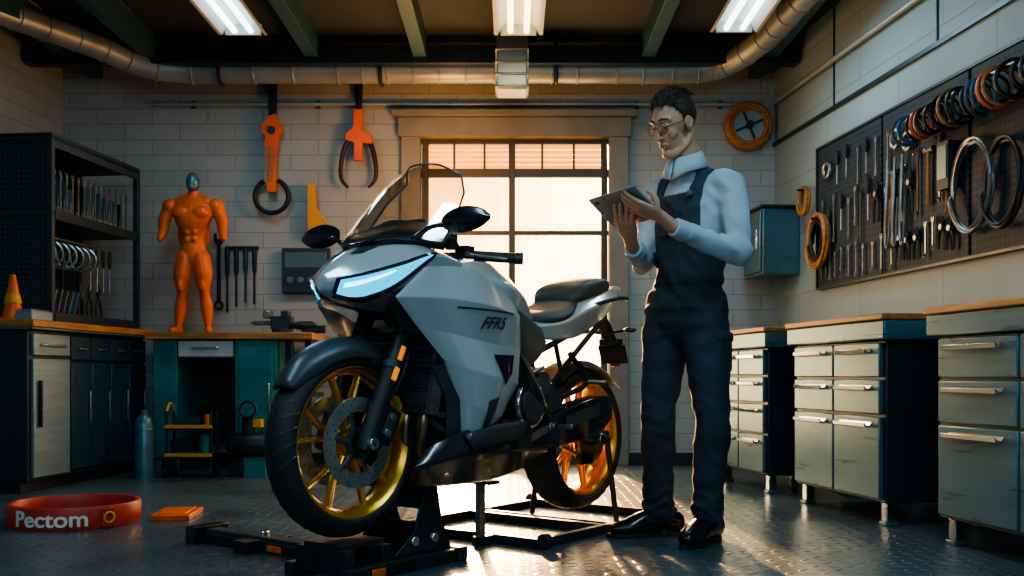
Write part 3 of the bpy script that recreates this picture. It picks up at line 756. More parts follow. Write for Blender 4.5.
g.surf(rows, 'bk_gray', 4, 4); g.obj('front_fender', BK, solid=.005, recalc=False)
g = Geo()
for s in (-1, 1): g.prism([(1.30, .70), (1.16, .72), (1.12, .62), (1.17, .58), (1.24, .66)], (0, s*.078, 0), (1, 0, 0), (0, 0, 1), .006*s, 'bk_gloss')
g.obj('fender_struts', BK)
def mirror_ring(s, h):
    left = [V((s+(p[2] if len(p) > 2 else 0), p[0], p[1])) for p in h]
    return left+[V((q.x, -q.y, q.z)) for q in left[-2:0:-1]]
NS = [mirror_ring(1.44, [(0, .970), (.016, .965), (.024, .948), (.015, .922), (0, .915)]),
      mirror_ring(1.37, [(0, 1.030), (.058, 1.014), (.118, .972), (.080, .905), (0, .885)]),
      mirror_ring(1.27, [(0, 1.082), (.092, 1.068), (.192, 1.008), (.150, .920), (0, .870)]),
      mirror_ring(1.16, [(0, 1.110), (.125, 1.100), (.242, 1.045), (.215, .965), (0, .86)]),
      mirror_ring(1.02, [(0, 1.085), (.125, 1.075), (.242, 1.030), (.22, .95), (0, .88)])]
KN = 5
g = Geo()
rows = [[cr([r[j] for r in NS], i/KN) for j in range(8)] for i in range((len(NS)-1)*KN+1)]
g.surf(rows, 'silver', 1, 1, True, True); g.facet('nose_cowl', BK, .014, 20)
def nose_at(u, v): return li([cr([r[j] for r in NS], u) for j in range(8)], v, True)
def nose_n(u, v):
    a = nose_at(u+.05, v)-nose_at(u-.05, v); b = nose_at(u, v+.05)-nose_at(u, v-.05)
    n = a.cross(b).normalized(); p = nose_at(u, v)-V((1.1, 0, .95))
    return n if n.dot(p) > 0 else -n
def patch(g, pts, off, mat, mir, nu=16, nv=6, bow=0):
    A, B, C, Dd = pts
    vs = []; fs = []
    for i in range(nu+1):
        for j in range(nv+1):
            s = i/nu; t = j/nv
            u = (A[0]*(1-s)+B[0]*s)*(1-t)+(Dd[0]*(1-s)+C[0]*s)*t
            v = (A[1]*(1-s)+B[1]*s)*(1-t)+(Dd[1]*(1-s)+C[1]*s)*t
            v += bow*math.sin(pi*s)*t
            p = nose_at(u, v)+nose_n(u, v)*off
            if mir: p = V((p.x, -p.y, p.z))
            vs.append(p)
    W = nv+1
    for i in range(nu):
        for j in range(nv): fs.append((i*W+j, i*W+j+1, (i+1)*W+j+1, (i+1)*W+j))
    g.add(vs, fs, mat)
for mir in (False, True):
    g = Geo()
    patch(g, ((.30, 2.0), (3.05, 1.96), (2.9, 2.25), (.30, 3.1)), .004, 'bk_gloss', mir, bow=.45)
    patch(g, ((.45, 2.10), (2.9, 2.03), (2.7, 2.18), (.45, 3.0)), .008, 'light', mir, bow=.32)
    patch(g, ((.60, 2.34), (1.9, 2.16), (1.8, 2.25), (.60, 2.60)), .011, 'light2', mir)
    g.obj('headlight', BK, recalc=False)
g = Geo()
for mir in (False, True):
    patch(g, ((1.3, .45), (2.9, .35), (2.9, .9), (1.5, .95)), .004, 'bk_gray', mir); patch(g, ((.5, 3.25), (1.9, 3.15), (1.7, 3.6), (.5, 3.75)), .004, 'bk_gloss', mir)
g.obj('nose_vents', BK, recalc=False)
SF = [[(1.20, .232, 1.000), (1.06, .258, 1.008), (.93, .264, .985), (.79, .245, .940)],
      [(1.29, .185, .900), (1.13, .275, .900), (.96, .306, .885), (.745, .268, .860)],
      [(1.20, .192, .812), (1.07, .250, .785), (.92, .268, .760), (.715, .248, .745)],
      [(1.09, .215, .700), (1.01, .268, .668), (.89, .284, .640), (.735, .250, .620)],
      [(1.02, .208, .575), (.98, .250, .55), (.91, .264, .525), (.81, .238, .505)],
      [(.985, .185, .440), (.965, .208, .425), (.935, .212, .412), (.89, .195, .405)]]
for s in (1, -1):
    g = Geo(); rows = [resample([V((p[0], p[1]*s, p[2])) for p in r], 5) for r in SF]
    g.surf(rows, 'silver', 1, 1)
    bvh = BVHTree.FromPolygons([tuple(q) for q in g.v], g.f)
    g.facet('side_fairing', BK, .018, 9, .008)
    def fhit(x, z, off, d=.27):
        h = bvh.ray_cast(V((x, s, z)), V((0, -s, 0))); return V((x, (h[0].y if h[0] is not None else s*d)+s*off, z))
    def fpatch(g, A, B, C, Dd, off, mat, nu=12, nv=6):
        vs = []; fs = []
        for i in range(nu+1):
            for j in range(nv+1):
                a = i/nu; t = j/nv
                x = (A[0]*(1-a)+B[0]*a)*(1-t)+(Dd[0]*(1-a)+C[0]*a)*t; z = (A[1]*(1-a)+B[1]*a)*(1-t)+(Dd[1]*(1-a)+C[1]*a)*t
                vs.append(fhit(x, z, off))
        W = nv+1
        for i in range(nu):
            for j in range(nv): fs.append((i*W+j, i*W+j+1, (i+1)*W+j+1, (i+1)*W+j))
        g.add(vs, fs, mat)
    g = Geo()
    fpatch(g, (.90, .72), (.765, .72), (.785, .655), (.84, .615), .0065, 'bk_gloss')
    fpatch(g, (1.10, .875), (.80, .868), (.80, .862), (1.10, .869), .0085, 'bk_gray')
    fpatch(g, (.925, .560), (.865, .575), (.895, .430), (.925, .430), .0065, 'bk_gray')
    g.surf([[(1.075, s*.225, .69), (1.015, s*.225, .58), (.98, s*.20, .44)], [(1.12, s*.19, .68), (1.055, s*.19, .57), (1.03, s*.17, .42)]], 'bk_gray', 3, 4)
    g.surf([[(1.30, s*.170, .885), (1.14, s*.235, .87), (.96, s*.25, .80)], [(1.24, s*.16, .80), (1.12, s*.20, .77), (1.0, s*.22, .72)]], 'bk_gloss', 3, 4)
    g.obj('fairing_insert', BK, recalc=False, angle=30)
    if s == 1:
        vs, fs = text_vf('FFR5', .056, .0, .35, .0012)
        g = Geo(); g.add([fhit(.925-q.x*1.15, .825+q.y+q.x*.02, .011) for q in vs], fs, 'ink')
        g.obj('fairing_decal', BK, recalc=False, smooth=False)
BP = [[(1.13, .16, .40), (.95, .225, .47), (.72, .225, .49), (.43, .16, .43)], [(1.19, .17, .34), (.96, .235, .385), (.72, .228, .38), (.40, .15, .36)], [(1.15, .11, .275), (.96, .13, .27), (.72, .13, .27), (.43, .10, .30)]]
rows = [[V(p) for p in r] for r in BP]+[[V((1.12, 0, .255)), V((.97, 0, .25)), V((.72, 0, .25)), V((.46, 0, .27))]]+[[V((p[0], -p[1], p[2])) for p in r] for r in BP[::-1]]
g = Geo(); g.surf([resample(r, 4) for r in rows], 'bk_gloss', 1, 1); g.facet('belly_pan', BK, .010, 12, .008)
g = Geo()
for s in (-1, 1): g.surf([[(1.00, s*.232, .450), (.85, s*.245, .475), (.60, s*.222, .485)], [(.97, s*.243, .395), (.84, s*.245, .40), (.66, s*.232, .415)]], 'bk_gray', 2, 4)
g.obj('belly_accent', BK, solid=.004, recalc=False, angle=10)
WS = [[(1.10, .215, 1.085), (1.24, .12, 1.10), (1.305, 0, 1.075)], [(1.02, .205, 1.18), (1.145, .12, 1.205), (1.205, 0, 1.195)], [(.95, .185, 1.28), (1.05, .11, 1.305), (1.10, 0, 1.31)], [(.90, .13, 1.355), (.955, .075, 1.39), (.98, 0, 1.395)]]
rows = [[V(p) for p in r]+[V((p[0], -p[1], p[2])) for p in r[-2::-1]] for r in WS]
g = Geo(); g.surf(rows, 'screen', 5, 5); g.obj('windscreen', BK, recalc=False, angle=80)
g = Geo(); rr = [resample(r, 5) for r in rows]
g.tube(rr[0], .005, 'bk_gloss', 6); g.tube([r[0] for r in rr]+rr[-1][1:-1]+[r[-1] for r in rr[::-1]], .0022, 'bk_gray', 6)
g.surf([[p+V((-.01, 0, -.02)) for p in rows[0]], [p+V((-.035, 0, .025)) for p in rows[0]], [V((.98, .18, 1.15)), V((1.07, .10, 1.17)), V((1.12, 0, 1.18)), V((1.07, -.10, 1.17)), V((.98, -.18, 1.15))]], 'bk_matte', 4, 4)
g.obj('screen_trim', BK, recalc=False, solid=.004)
g = Geo(); g.box((1.06, 0, 1.14), (.03, .17, .10), 'tool_dk', Matrix.Rotation(-.5, 3, 'Y')); g.box((1.046, 0, 1.145), (.01, .14, .07), 'lcd', Matrix.Rotation(-.5, 3, 'Y')); g.obj('dashboard', BK, bevel=.006)
TK = [mirror_ring(.98, [(0, 1.0), (.07, .99), (.11, .95), (.11, .89), (0, .87)]), mirror_ring(.90, [(0, 1.06), (.09, 1.05), (.175, .995), (.17, .88), (0, .85)]), mirror_ring(.76, [(0, 1.085), (.11, 1.07), (.235, .975), (.20, .84), (0, .82)]),
      mirror_ring(.62, [(0, 1.055), (.10, 1.04), (.205, .935), (.17, .82), (0, .80)]), mirror_ring(.49, [(0, .975), (.08, .965), (.14, .885), (.13, .81), (0, .79)]), mirror_ring(.41, [(0, .910), (.05, .905), (.09, .87), (.09, .82), (0, .80)])]
g = Geo(); g.surf(TK, 'silver', 5, 1, True, True); g.facet('fuel_tank', BK, .026, 16)
g = Geo(); g.cyl((.80, 0, 1.078), (.80, 0, 1.096), .042, 'bk_gray'); g.torus((.80, 0, 1.096), (0, 0, 1), .036, .004, 'chrome'); g.obj('fuel_cap', BK)
g = Geo()
for s in (-1, 1):
    g.tube([(1.05, s*.10, .88), (.88, s*.19, .82), (.70, s*.215, .70), (.55, s*.20, .58), (.46, s*.170, .47), (.45, s*.15, .38)], [(.05, .022), (.055, .022), (.055, .024), (.05, .024), (.05, .022), (.035, .02)], 'bk_gloss', 12, (.5, 0, .8), 4)
    g.surf([[(.80, s*.242, .91), (.70, s*.232, .885), (.56, s*.195, .85), (.44, s*.15, .83)], [(.76, s*.252, .80), (.66, s*.235, .78), (.54, s*.195, .76), (.42, s*.15, .79)], [(.74, s*.24, .68), (.64, s*.22, .68), (.53, s*.185, .70), (.40, s*.145, .76)]], 'bk_gray', 4, 4)
    g.tube([(.50, s*.13, .72), (.25, s*.12, .80), (.0, s*.10, .88)], .013, 'bk_matte', 10, sm=3)
    g.tube([(.44, s*.13, .55), (.22, s*.12, .70), (-.05, s*.10, .87)], .012, 'bk_matte', 10, sm=3)
    g.tube([(.32, s*.12, .82), (.28, s*.13, .66)], .010, 'bk_matte')
g.obj('frame', BK, recalc=True, angle=30)
TL = [mirror_ring(.47, [(0, .86), (.09, .86), (.13, .84), (.12, .79), (0, .78)]), mirror_ring(.30, [(0, .875), (.12, .88), (.158, .86), (.14, .79), (0, .79)]), mirror_ring(.13, [(0, .95), (.11, .95), (.158, .915), (.12, .81), (0, .81)]),
      mirror_ring(-.04, [(0, 1.01), (.10, 1.005), (.145, .965), (.10, .87), (0, .87)]), mirror_ring(-.18, [(0, 1.035), (.08, 1.03), (.115, 1.0), (.07, .925), (0, .92)]), mirror_ring(-.33, [(0, 1.06), (.035, 1.055), (.050, 1.04), (.035, 1.0), (0, 1.0)])]
g = Geo(); g.surf(TL, 'silver', 4, 1, True, True); g.facet('tail_cowl', BK, .010, 16)
S1 = [mirror_ring(.47, [(0, .895), (.06, .89), (.08, .87), (.06, .85), (0, .85)]), mirror_ring(.36, [(0, .905), (.10, .90), (.145, .87), (.12, .85), (0, .85)]), mirror_ring(.24, [(0, .925), (.11, .92), (.15, .895), (.12, .87), (0, .87)]), mirror_ring(.15, [(0, .975), (.09, .965), (.12, .94), (.10, .90), (0, .9)])]
g = Geo(); g.surf(S1, 'seat', 5, 6, True, True)
S2 = [mirror_ring(.16, [(0, .985), (.07, .98), (.09, .965), (.08, .95), (0, .94)]), mirror_ring(.10, [(0, 1.04), (.10, 1.03), (.125, 1.0), (.11, .96), (0, .96)]), mirror_ring(-.02, [(0, 1.065), (.095, 1.06), (.12, 1.03), (.11, .99), (0, .99)]), mirror_ring(-.14, [(0, 1.08), (.075, 1.07), (.095, 1.05), (.085, 1.02), (0, 1.02)]), mirror_ring(-.19, [(0, 1.065), (.04, 1.06), (.055, 1.05), (.05, 1.035), (0, 1.03)])]
g.surf(S2, 'seat', 5, 6, True, True); g.obj('seat', BK, angle=60)
g = Geo()
g.box((-.335, 0, 1.03), (.02, .07, .03), 'redlens'); g.tube([(-.16, 0, .94), (-.26, 0, .86), (-.34, 0, .76)], [(.05, .015), (.04, .012), (.03, .01)], 'bk_matte', 10, (0, 1, 0), 4)
g.box((-.33, 0, .745), (.012, .14, .09), 'bk_matte', Matrix.Rotation(.4, 3, 'Y')); g.box((-.31, 0, .80), (.05, .10, .03), 'bk_gloss'); g.box((-.35, 0, .70), (.01, .05, .02), 'redlens')
for s in (-1, 1): g.tube([(-.25, s*.02, .84), (-.26, s*.11, .85)], .007, 'bk_matte'); g.sph((-.26, s*.13, .85), (.026, .03, .014), 'bk_gray'); g.tube([(.10, s*.12, .93), (-.1, s*.165, .98), (-.27, s*.11, .99), (-.3, s*.03, 1.0)], .010, 'bk_matte', 8, sm=4)
g.obj('tail_light_assembly', BK, bevel=.003)
g = Geo()
g.box((.70, 0, .46), (.44, .27, .26), 'engine'); g.box((.88, 0, .60), (.20, .25, .26), 'engine', Matrix.Rotation(.35, 3, 'Y')); g.box((.62, 0, .66), (.34, .20, .20), 'bk_matte')
for i in range(7): g.box((.86+i*.008, 0, .52+i*.028), (.24, .28, .008), 'engine', Matrix.Rotation(.35, 3, 'Y'))
for s in (-1, 1):
    g.cyl((.60, s*.10, .54), (.60, s*.215, .54), .092, 'engine', n=36); g.cyl((.60, s*.21, .54), (.60, s*.23, .54), .065, 'bk_gray', n=32); g.torus((.60, s*.216, .54), (0, 1, 0), .08, .006, 'chrome')
    g.cyl((.80, s*.10, .50), (.80, s*.185, .50), .065, 'engine', n=30); g.cyl((.80, s*.18, .50), (.80, s*.195, .50), .04, 'bk_gray')
    for k in range(8):
        a = k*pi/4; g.cyl((.60+.083*math.cos(a), s*.21, .54+.083*math.sin(a)), (.60+.083*math.cos(a), s*.222, .54+.083*math.sin(a)), .007, 'chrome', n=6)
    g.cyl((.48, s*.1, .62), (.48, s*.19, .62), .045, 'engine'); g.cyl((.70, s*.1, .64), (.70, s*.22, .64), .03, 'engine')
    g.tube([(.72, s*.20, .68), (.62, s*.21, .65), (.50, s*.20, .68)], .009, 'tool', 8, sm=4); g.tube([(.76, s*.18, .57), (.70, s*.22, .60), (.66, s*.20, .70)], .008, 'rubber', 8, sm=4)
    g.box((.52, s*.19, .43), (.14, .02, .03), 'tool', Matrix.Rotation(.3, 3, 'Y')); g.cyl((.46, s*.18, .455), (.46, s*.215, .455), .016, 'chrome')
g.obj('engine', BK, bevel=.006)
g = Geo(); g.box((1.08, 0, .66), (.03, .34, .28), 'mesh', Matrix.Rotation(-.18, 3, 'Y')); g.obj('radiator', BK)
g = Geo()
for s in (-1, 1): g.box((1.08, s*.175, .66), (.045, .02, .29), 'engine', Matrix.Rotation(-.18, 3, 'Y'))
for z in (.515, .805): g.box((1.08+(.66-z)*-.18, 0, z), (.045, .36, .02), 'engine')
for i in range(13): g.box((1.098, 0, .53+i*.021), (.006, .33, .003), 'engine')
g.tube([(1.08, .12, .52), (1.04, .16, .46), (.95, .15, .44)], .016, 'rubber', 10, sm=4)
g.obj('radiator_frame', BK)
g = Geo()
for y in (-.12, -.04, .04, .12): g.tube([(.96, y, .60), (1.05, y, .57), (1.09, y, .48), (1.06, y*.8, .37), (.95, y*.6, .31), (.75, y*.4, .30)], .021, 'header', 12, sm=4)
g.tube([(.75, 0, .30), (.5, .08, .33), (.42, .13, .42)], .03, 'header', 14, sm=4)
g.obj('exhaust_headers', BK)
g = Geo()
def brk(s, w, zt, zb, y): return [V((s, y-w, zb)), V((s, y+w, zb+.01)), V((s, y+w*1.05, (zt+zb)/2)), V((s, y+w*.8, zt)), V((s, y-w*.8, zt)), V((s, y-w, (zt+zb)/2))]
g.surf([brk(.47, .025, .46, .38, .145), brk(.40, .045, .50, .36, .16), brk(.26, .052, .54, .385, .175), brk(.12, .05, .565, .42, .185), brk(.04, .038, .565, .46, .185)], 'bk_gloss', 1, 1, True, True)
g.cyl((.05, .185, .513), (.02, .185, .517), .030, 'tool'); g.surf([[(.38, .222, .49), (.16, .242, .54)], [(.38, .225, .44), (.16, .244, .49)]], 'bk_gray', 3, 3)
g.obj('muffler', BK, angle=15, bevel=.004)
g = Geo()
for s in (-1, 1):
    g.tube([(.46, s*.11, .47), (.30, s*.125, .47), (.15, s*.125, .43), (-.02, s*.12, .385)], [(.055, .025), (.055, .025), (.04, .022), (.032, .02)], 'bk_gray', 12, (0, 0, 1), 4)
    g.box((-.02, s*.12, .382), (.11, .035, .06), 'bk_gray'); g.cyl((0, s*.10, .382), (0, s*.155, .382), .022, 'chrome')
    g.prism([(.50, .60), (.38, .62), (.30, .52), (.33, .42), (.42, .36), (.50, .42)], (0, s*.16, 0), (1, 0, 0), (0, 0, 1), .012, 'bk_gray')
    g.tube([(.40, s*.16, .45), (.39, s*.26, .45)], [.012, .010], 'tool', 10); g.tube([(.12, s*.14, .62), (.10, s*.23, .62)], [.011, .009], 'tool', 10)
    g.tube([(.22, s*.13, .74), (.12, s*.15, .62), (.30, s*.14, .56)], .012, 'bk_matte', 8, sm=3)
g.cyl((.30, 0, .52), (.36, 0, .78), .035, 'bk_matte')
for i in range(6): g.torus((.305+i*.011, 0, .545+i*.042), (.06, 0, .26), .04, .007, 'gold', 16, 6)
g.lathe([(.03, .092), (.10, .092), (.105, .095), (.10, .098), (.03, .098)], (0, 0, .382), (0, 1, 0), 'gold', 40)
g.tube([(0, .095, .484), (.45, .095, .52)], .008, 'tool'); g.tube([(0, .095, .28), (.45, .095, .44)], .008, 'tool')
g.box((.07, .105, .30), (.09, .03, .05), 'bk_gloss')
rows = []
for i in range(5):
    a = math.radians(50+i*22); rows.append([RH+V((.33*math.cos(a)*1.0, t*.09, .33*math.sin(a)*(1 if abs(t) < 1 else .93))) for t in (-1, -.6, 0, .6, 1)])
g.surf(rows, 'bk_matte', 3, 3)
g.obj('swingarm', BK, bevel=.003)
g = Geo()
for s in (-1, 1):
    g.tube([(1.03, s*.10, 1.045), (.98, s*.17, 1.06), (.93, s*.24, 1.06)], .012, 'bk_gray', 10, sm=3)
    g.tube([(.945, s*.225, 1.06), (.86, s*.35, 1.05)], .0185, 'rubber', 14); g.cyl((.865, s*.343, 1.05), (.85, s*.365, 1.049), .021, 'bk_gray')
    g.tube([(.98, s*.22, 1.065), (.985, s*.26, 1.055), (.93, s*.36, 1.04)], [.010, .006, .005], 'tool', 8, sm=4)
    g.box((.965, s*.20, 1.075), (.05, .05, .035), 'bk_matte'); g.cyl((1.0, s*.17, 1.08), (1.0, s*.17, 1.13), .022, 'bk_matte')
    g.tube([(.97, s*.20, 1.06), (1.06, s*.21, 1.11), (1.08, s*.1, 1.04), (1.06, 0, .98)], .006, 'tool_dk', 8, sm=5)
g.obj('handlebars', BK, bevel=.003)
for s in (-1, 1):
    g = Geo(); g.tube([(1.18, s*.16, 1.095), (1.17, s*.22, 1.13), (1.15, s*.27, 1.14)], [(.016, .008), (.012, .007), (.013, .009)], 'bk_gloss', 10, (1, 0, 0), 4)
    g.surf([[V((1.13+c*.012*k, s*(.245+yy), 1.15+a*.040*k)) for a, c in ((1, 0), (.7, .8), (0, 1.6), (-.7, .8), (-.9, 0), (0, -.35))] for yy, k in ((0, .45), (.03, .85), (.08, 1.1), (.13, 1.0), (.17, .7), (.20, .2))], 'bk_gloss', 4, 4, True, True)
    g.obj('mirror', BK, angle=60)

# ------------------------------------------------------------------ stands
E = empty('front_wheel_stand', (.264, 4.31, 0), math.atan2(-.795, -.607)); g = Geo()
for s in (-1, 1):
    g.bb((.92, s*.13-.02, 0), (1.46, s*.13+.02, .045), 'bk_matte')
    g.prism([(.93, .045), (1.22, .045), (1.12, .12), (1.055, .29), (1.01, .30), (.98, .16)], (0, s*.105-.005, 0), (1, 0, 0), (0, 0, 1), -.010, 'bk_gloss')
g.box((1.05, 0, .24), (.02, .21, .10), 'bk_matte', Matrix.Rotation(-.25, 3, 'Y')); g.box((1.06, 0, .1), (.03, .21, .10), 'bk_matte', Matrix.Rotation(.6, 3, 'Y')); g.box((1.335, 0, .105), (.20, .17, .02), 'bk_matte'); g.bb((1.24, -.12, .02), (1.28, .12, .1), 'bk_matte'); g.bb((1.40, -.12, .02), (1.44, .12, .1), 'bk_matte')
g.bb((1.16, -.90, 0), (1.25, .15, .04), 'bk_matte'); g.bb((1.175, -.88, .04), (1.235, -.2, .055), 'bk_gray'); g.bb((1.13, -.94, 0), (1.29, -.88, .065), 'bk_gloss')
g.bb((1.10, -.62, .0), (1.31, -.54, .045), 'bk_matte'); g.cyl((1.20, -.58, .045), (1.20, -.58, .07), .02, 'chrome'); g.bb((.90, -.16, 0), (.95, .16, .05), 'bk_matte')
for x in (1.02, 1.12): g.cyl((x, .095, .09), (x, .118, .09), .018, 'chrome')
g.bb((1.30, .150, .01), (1.36, .156, .035), 'orange'); g.bb((1.245, -.5, .008), (1.253, -.42, .032), 'orange')
g.obj('stand', E, bevel=.005)
E = empty('paddock_stand', (.264, 4.31, 0), math.atan2(-.795, -.607)); g = Geo()
for a, b in (((-.42, .22), (.56, .22)), ((-.42, -.50), (.56, -.50)), ((.56, .25), (.56, -.53)), ((-.42, .25), (-.42, -.53)), ((.10, .22), (.10, -.50))):
    a = V((*a, .025)); b = V((*b, .025)); d = (b-a).normalized(); n = V((-d.y, d.x, 0))*.016
    lo = V((min(a.x, b.x)-abs(n.x), min(a.y, b.y)-abs(n.y), 0.0)); hi = V((max(a.x, b.x)+abs(n.x), max(a.y, b.y)+abs(n.y), .036)); g.bb(lo, hi, 'steel_dk')
g.bb((.62, -.015, .03), (.65, .015, .25), 'tool'); g.bb((.60, -.07, .235), (.67, .07, .25), 'steel_dk')
g.bb((.55, -.02, 0), (.66, .02, .034), 'steel_dk')
for s in (-1, 1):
    g.tube([(0, s*.22, .03), (0, s*.175, .36)], [.012, .012], 'bk_matte'); g.tube([(0, s*.18, .37), (0, s*.145, .382)], .02, 'rubber')
g.bb((-.012, -.50, .0), (.012, .22, .03), 'steel_dk')
for x in (-.42, .56):
    for y in (.25, -.53): g.cyl((x-.015, y, .03), (x+.015, y, .03), .03, 'rubber')
g.obj('stand', E, bevel=.004)

# ------------------------------------------------------------------ mechanic
MO = V((.67, 3.93, 0)); MP = empty('mechanic', MO)
F = V((-.76, -.65, 0)); S = V((.65, -.76, 0))
F.normalize(); S.normalize()
g = Geo()
g.tube([(.685, 3.945, .86), (.69, 3.94, .94), (.70, 3.935, 1.05), (.712, 3.94, 1.18), (.718, 3.945, 1.29), (.715, 3.95, 1.375), (.708, 3.945, 1.430), (.695, 3.935, 1.475), (.672, 3.92, 1.54)],
       [(.145, .112), (.156, .114), (.140, .104), (.156, .112), (.176, .116), (.170, .096), (.112, .074), (.060, .058), (.053, .055)], 'shirt', 24, S, 4, True)
LS, LE, LW = V((.830, 3.820, 1.380)), V((.858, 3.73, 1.10)), V((.585, 3.60, 1.185))
RS, RE_, RW = V((.592, 4.065, 1.380)), V((.535, 4.03, 1.105)), V((.462, 3.80, 1.135))
for a, b, c in ((LS, LE, LW), (RS, RE_, RW)):
    g.tube([a+(V((.71, 3.95, 1.37))-a)*.35, a, a.lerp(b, .4), a.lerp(b, .85), b], [.058, .062, .056, .048, .046], 'shirt', 16, None, 3, True)
    g.tube([b, b.lerp(c, .3), b.lerp(c, .8), c.lerp(b, .06)], [.047, .048, .038, .034], 'shirt', 16, None, 3, True)
LH, LK, LA = V((.748, 3.89, .88)), V((.772, 3.83, .48)), V((.757, 3.868, .09))
RH_, RK, RA = V((.628, 4.01, .88)), V((.580, 3.955, .48)), V((.592, 4.02, .09))
for a, b, c in ((LH, LK, LA), (RH_, RK, RA)):
    g.tube([a+V((0, 0, .05)), a, a.lerp(b, .45), b, b.lerp(c, .3), b.lerp(c, .75), c], [.092, .098, .086, .068, .068, .060, .060], 'shirt', 20, None, 4, True)
me = remesh(g, .0085, 6, .5)
bm = bmesh.new(); bm.from_mesh(me); bm.normal_update()
def segd(p, a, b):
    t = max(0, min(1, (p-a).dot(b-a)/(b-a).length_squared)); return (p-a.lerp(b, t)).length
def is_arm(p):
    if p.z < 1.0: return False
    da = min(segd(p, LS, LE)-.058, segd(p, LE, LW)-.045, segd(p, RS, RE_)-.058, segd(p, RE_, RW)-.045)
    q = V((p.x-.705, p.y-3.945))
    la = abs(q.x*S.x+q.y*S.y); fa = abs(q.x*F.x+q.y*F.y)
    dt = max((math.hypot(la/.165, fa/.118)-1)*.12, -.2)
    return da < dt or (p.z > 1.3 and la > .16)
def rdg(p): return 1-abs(noise.noise(p))*2
for v in bm.verts:
    p = v.co
    if p.z < .9:
        d = .006*noise.noise(V((p.x*8, p.y*8, p.z*12)))+.006*rdg(V((p.x*9+p.z*6, p.y*9, p.z*13)))-.003
        for zz, am in ((.12, .009), (.165, .006), (.50, .004), (.82, .004)): d += am*math.exp(-((p.z-zz+.03*math.sin(p.x*40+p.y*30))/.014)**2)
    elif p.z < 1.44: d = .006*noise.noise(V((p.x*11+5, p.y*11, p.z*14)))+.008*rdg(V((p.x*13, p.y*13, p.z*15+p.x*8)))-.004
    else: d = 0
    v.co = p+v.normal*d
C0 = V((.705, 3.945, 0))
HB, H1, H2 = 1.355, .118, .066
for co, no in ((V((0, 0, 1.14)), V((0, 0, 1))), (V((0, 0, HB)), V((0, 0, 1))), (V((0, 0, 1.455)), V((0, 0, 1))), (V((0, 0, 1.03)), V((0, 0, 1))), (V((0, 0, .985)), V((0, 0, 1))),
               (C0+S*H1, S), (C0-S*H1, S), (C0+S*H2, S), (C0-S*H2, S), (C0, F)):
    bmesh.ops.bisect_plane(bm, geom=bm.verts[:]+bm.edges[:]+bm.faces[:], plane_co=co, plane_no=no, dist=1e-5)
for f in bm.faces:
    p = f.calc_center_median(); q = p-C0; la = q.dot(S)
    if p.z > 1.455: k = 3
    elif p.z < .985: k = 1
    elif is_arm(p): k = 0
    elif p.z < 1.03: k = 1
    elif p.z < 1.14: k = 2
    elif p.z < HB and abs(la) < H1: k = 2
    elif H2 < abs(la) < H1: k = 2
    else: k = 0
    f.material_index = k
ov = [v for v in bm.verts if v.link_faces and all(f.material_index in (1, 2) for f in v.link_faces)]
bm.normal_update()
for v in ov:
    if v.co.z > 1.0: v.co += v.normal*.007
bm.to_mesh(me); bm.free()
put_mesh('body', me, ['shirt', 'denim2', 'denim', 'skin'], MP, MO)
g = Geo()
rotF = Matrix((S, -F, V((0, 0, 1)))).transposed()
def onbody(la, z, dd=.13): return C0+S*la+F*dd+V((0, 0, z))
g.box(onbody(.0, 1.235, .128), (.10, .012, .09), 'denim2', rotF); g.box(onbody(0, 1.278, .134), (.10, .008, .006), 'denim', rotF)
for s in (-1, 1): g.cyl(onbody(s*.090, 1.345, .10), onbody(s*.090, 1.345, .122), .011, 'tool', n=14)
g.obj('bib_details', MP, bevel=.003, off=MO)
g = Geo()
th = LH.lerp(LK, .36); out = (S*.95-F*.2).normalized(); r3 = Matrix((out.cross(V((0, 0, 1))), out, V((0, 0, 1)))).transposed()
g.box(th+out*.070, (.11, .03, .15), 'denim2', r3); g.box(th+out*.076+V((0, 0, .06)), (.115, .028, .04), 'denim2', r3)
g.obj('cargo_pocket', MP, bevel=.012, off=MO, seg=3)
g = Geo(); nb = V((.686, 3.927, 1.474)); rows = []
for k, (r, z) in enumerate(((.058, .040), (.066, .034), (.086, -.022))):
    rows.append([nb+F*(math.cos(a)*r*1.0+.004)+S*(math.sin(a)*r*1.05)+V((0, 0, z-.022*math.cos(a)-(.022*math.exp(-(min(a, 2*pi-a)/.5)**2) if k == 2 else 0))) for a in [(.05+(2*pi-.10)*i/24) for i in range(25)]])
g.surf(rows, 'shirt', 2, 2); g.obj('shirt_collar', MP, solid=.006, recalc=False, off=MO)
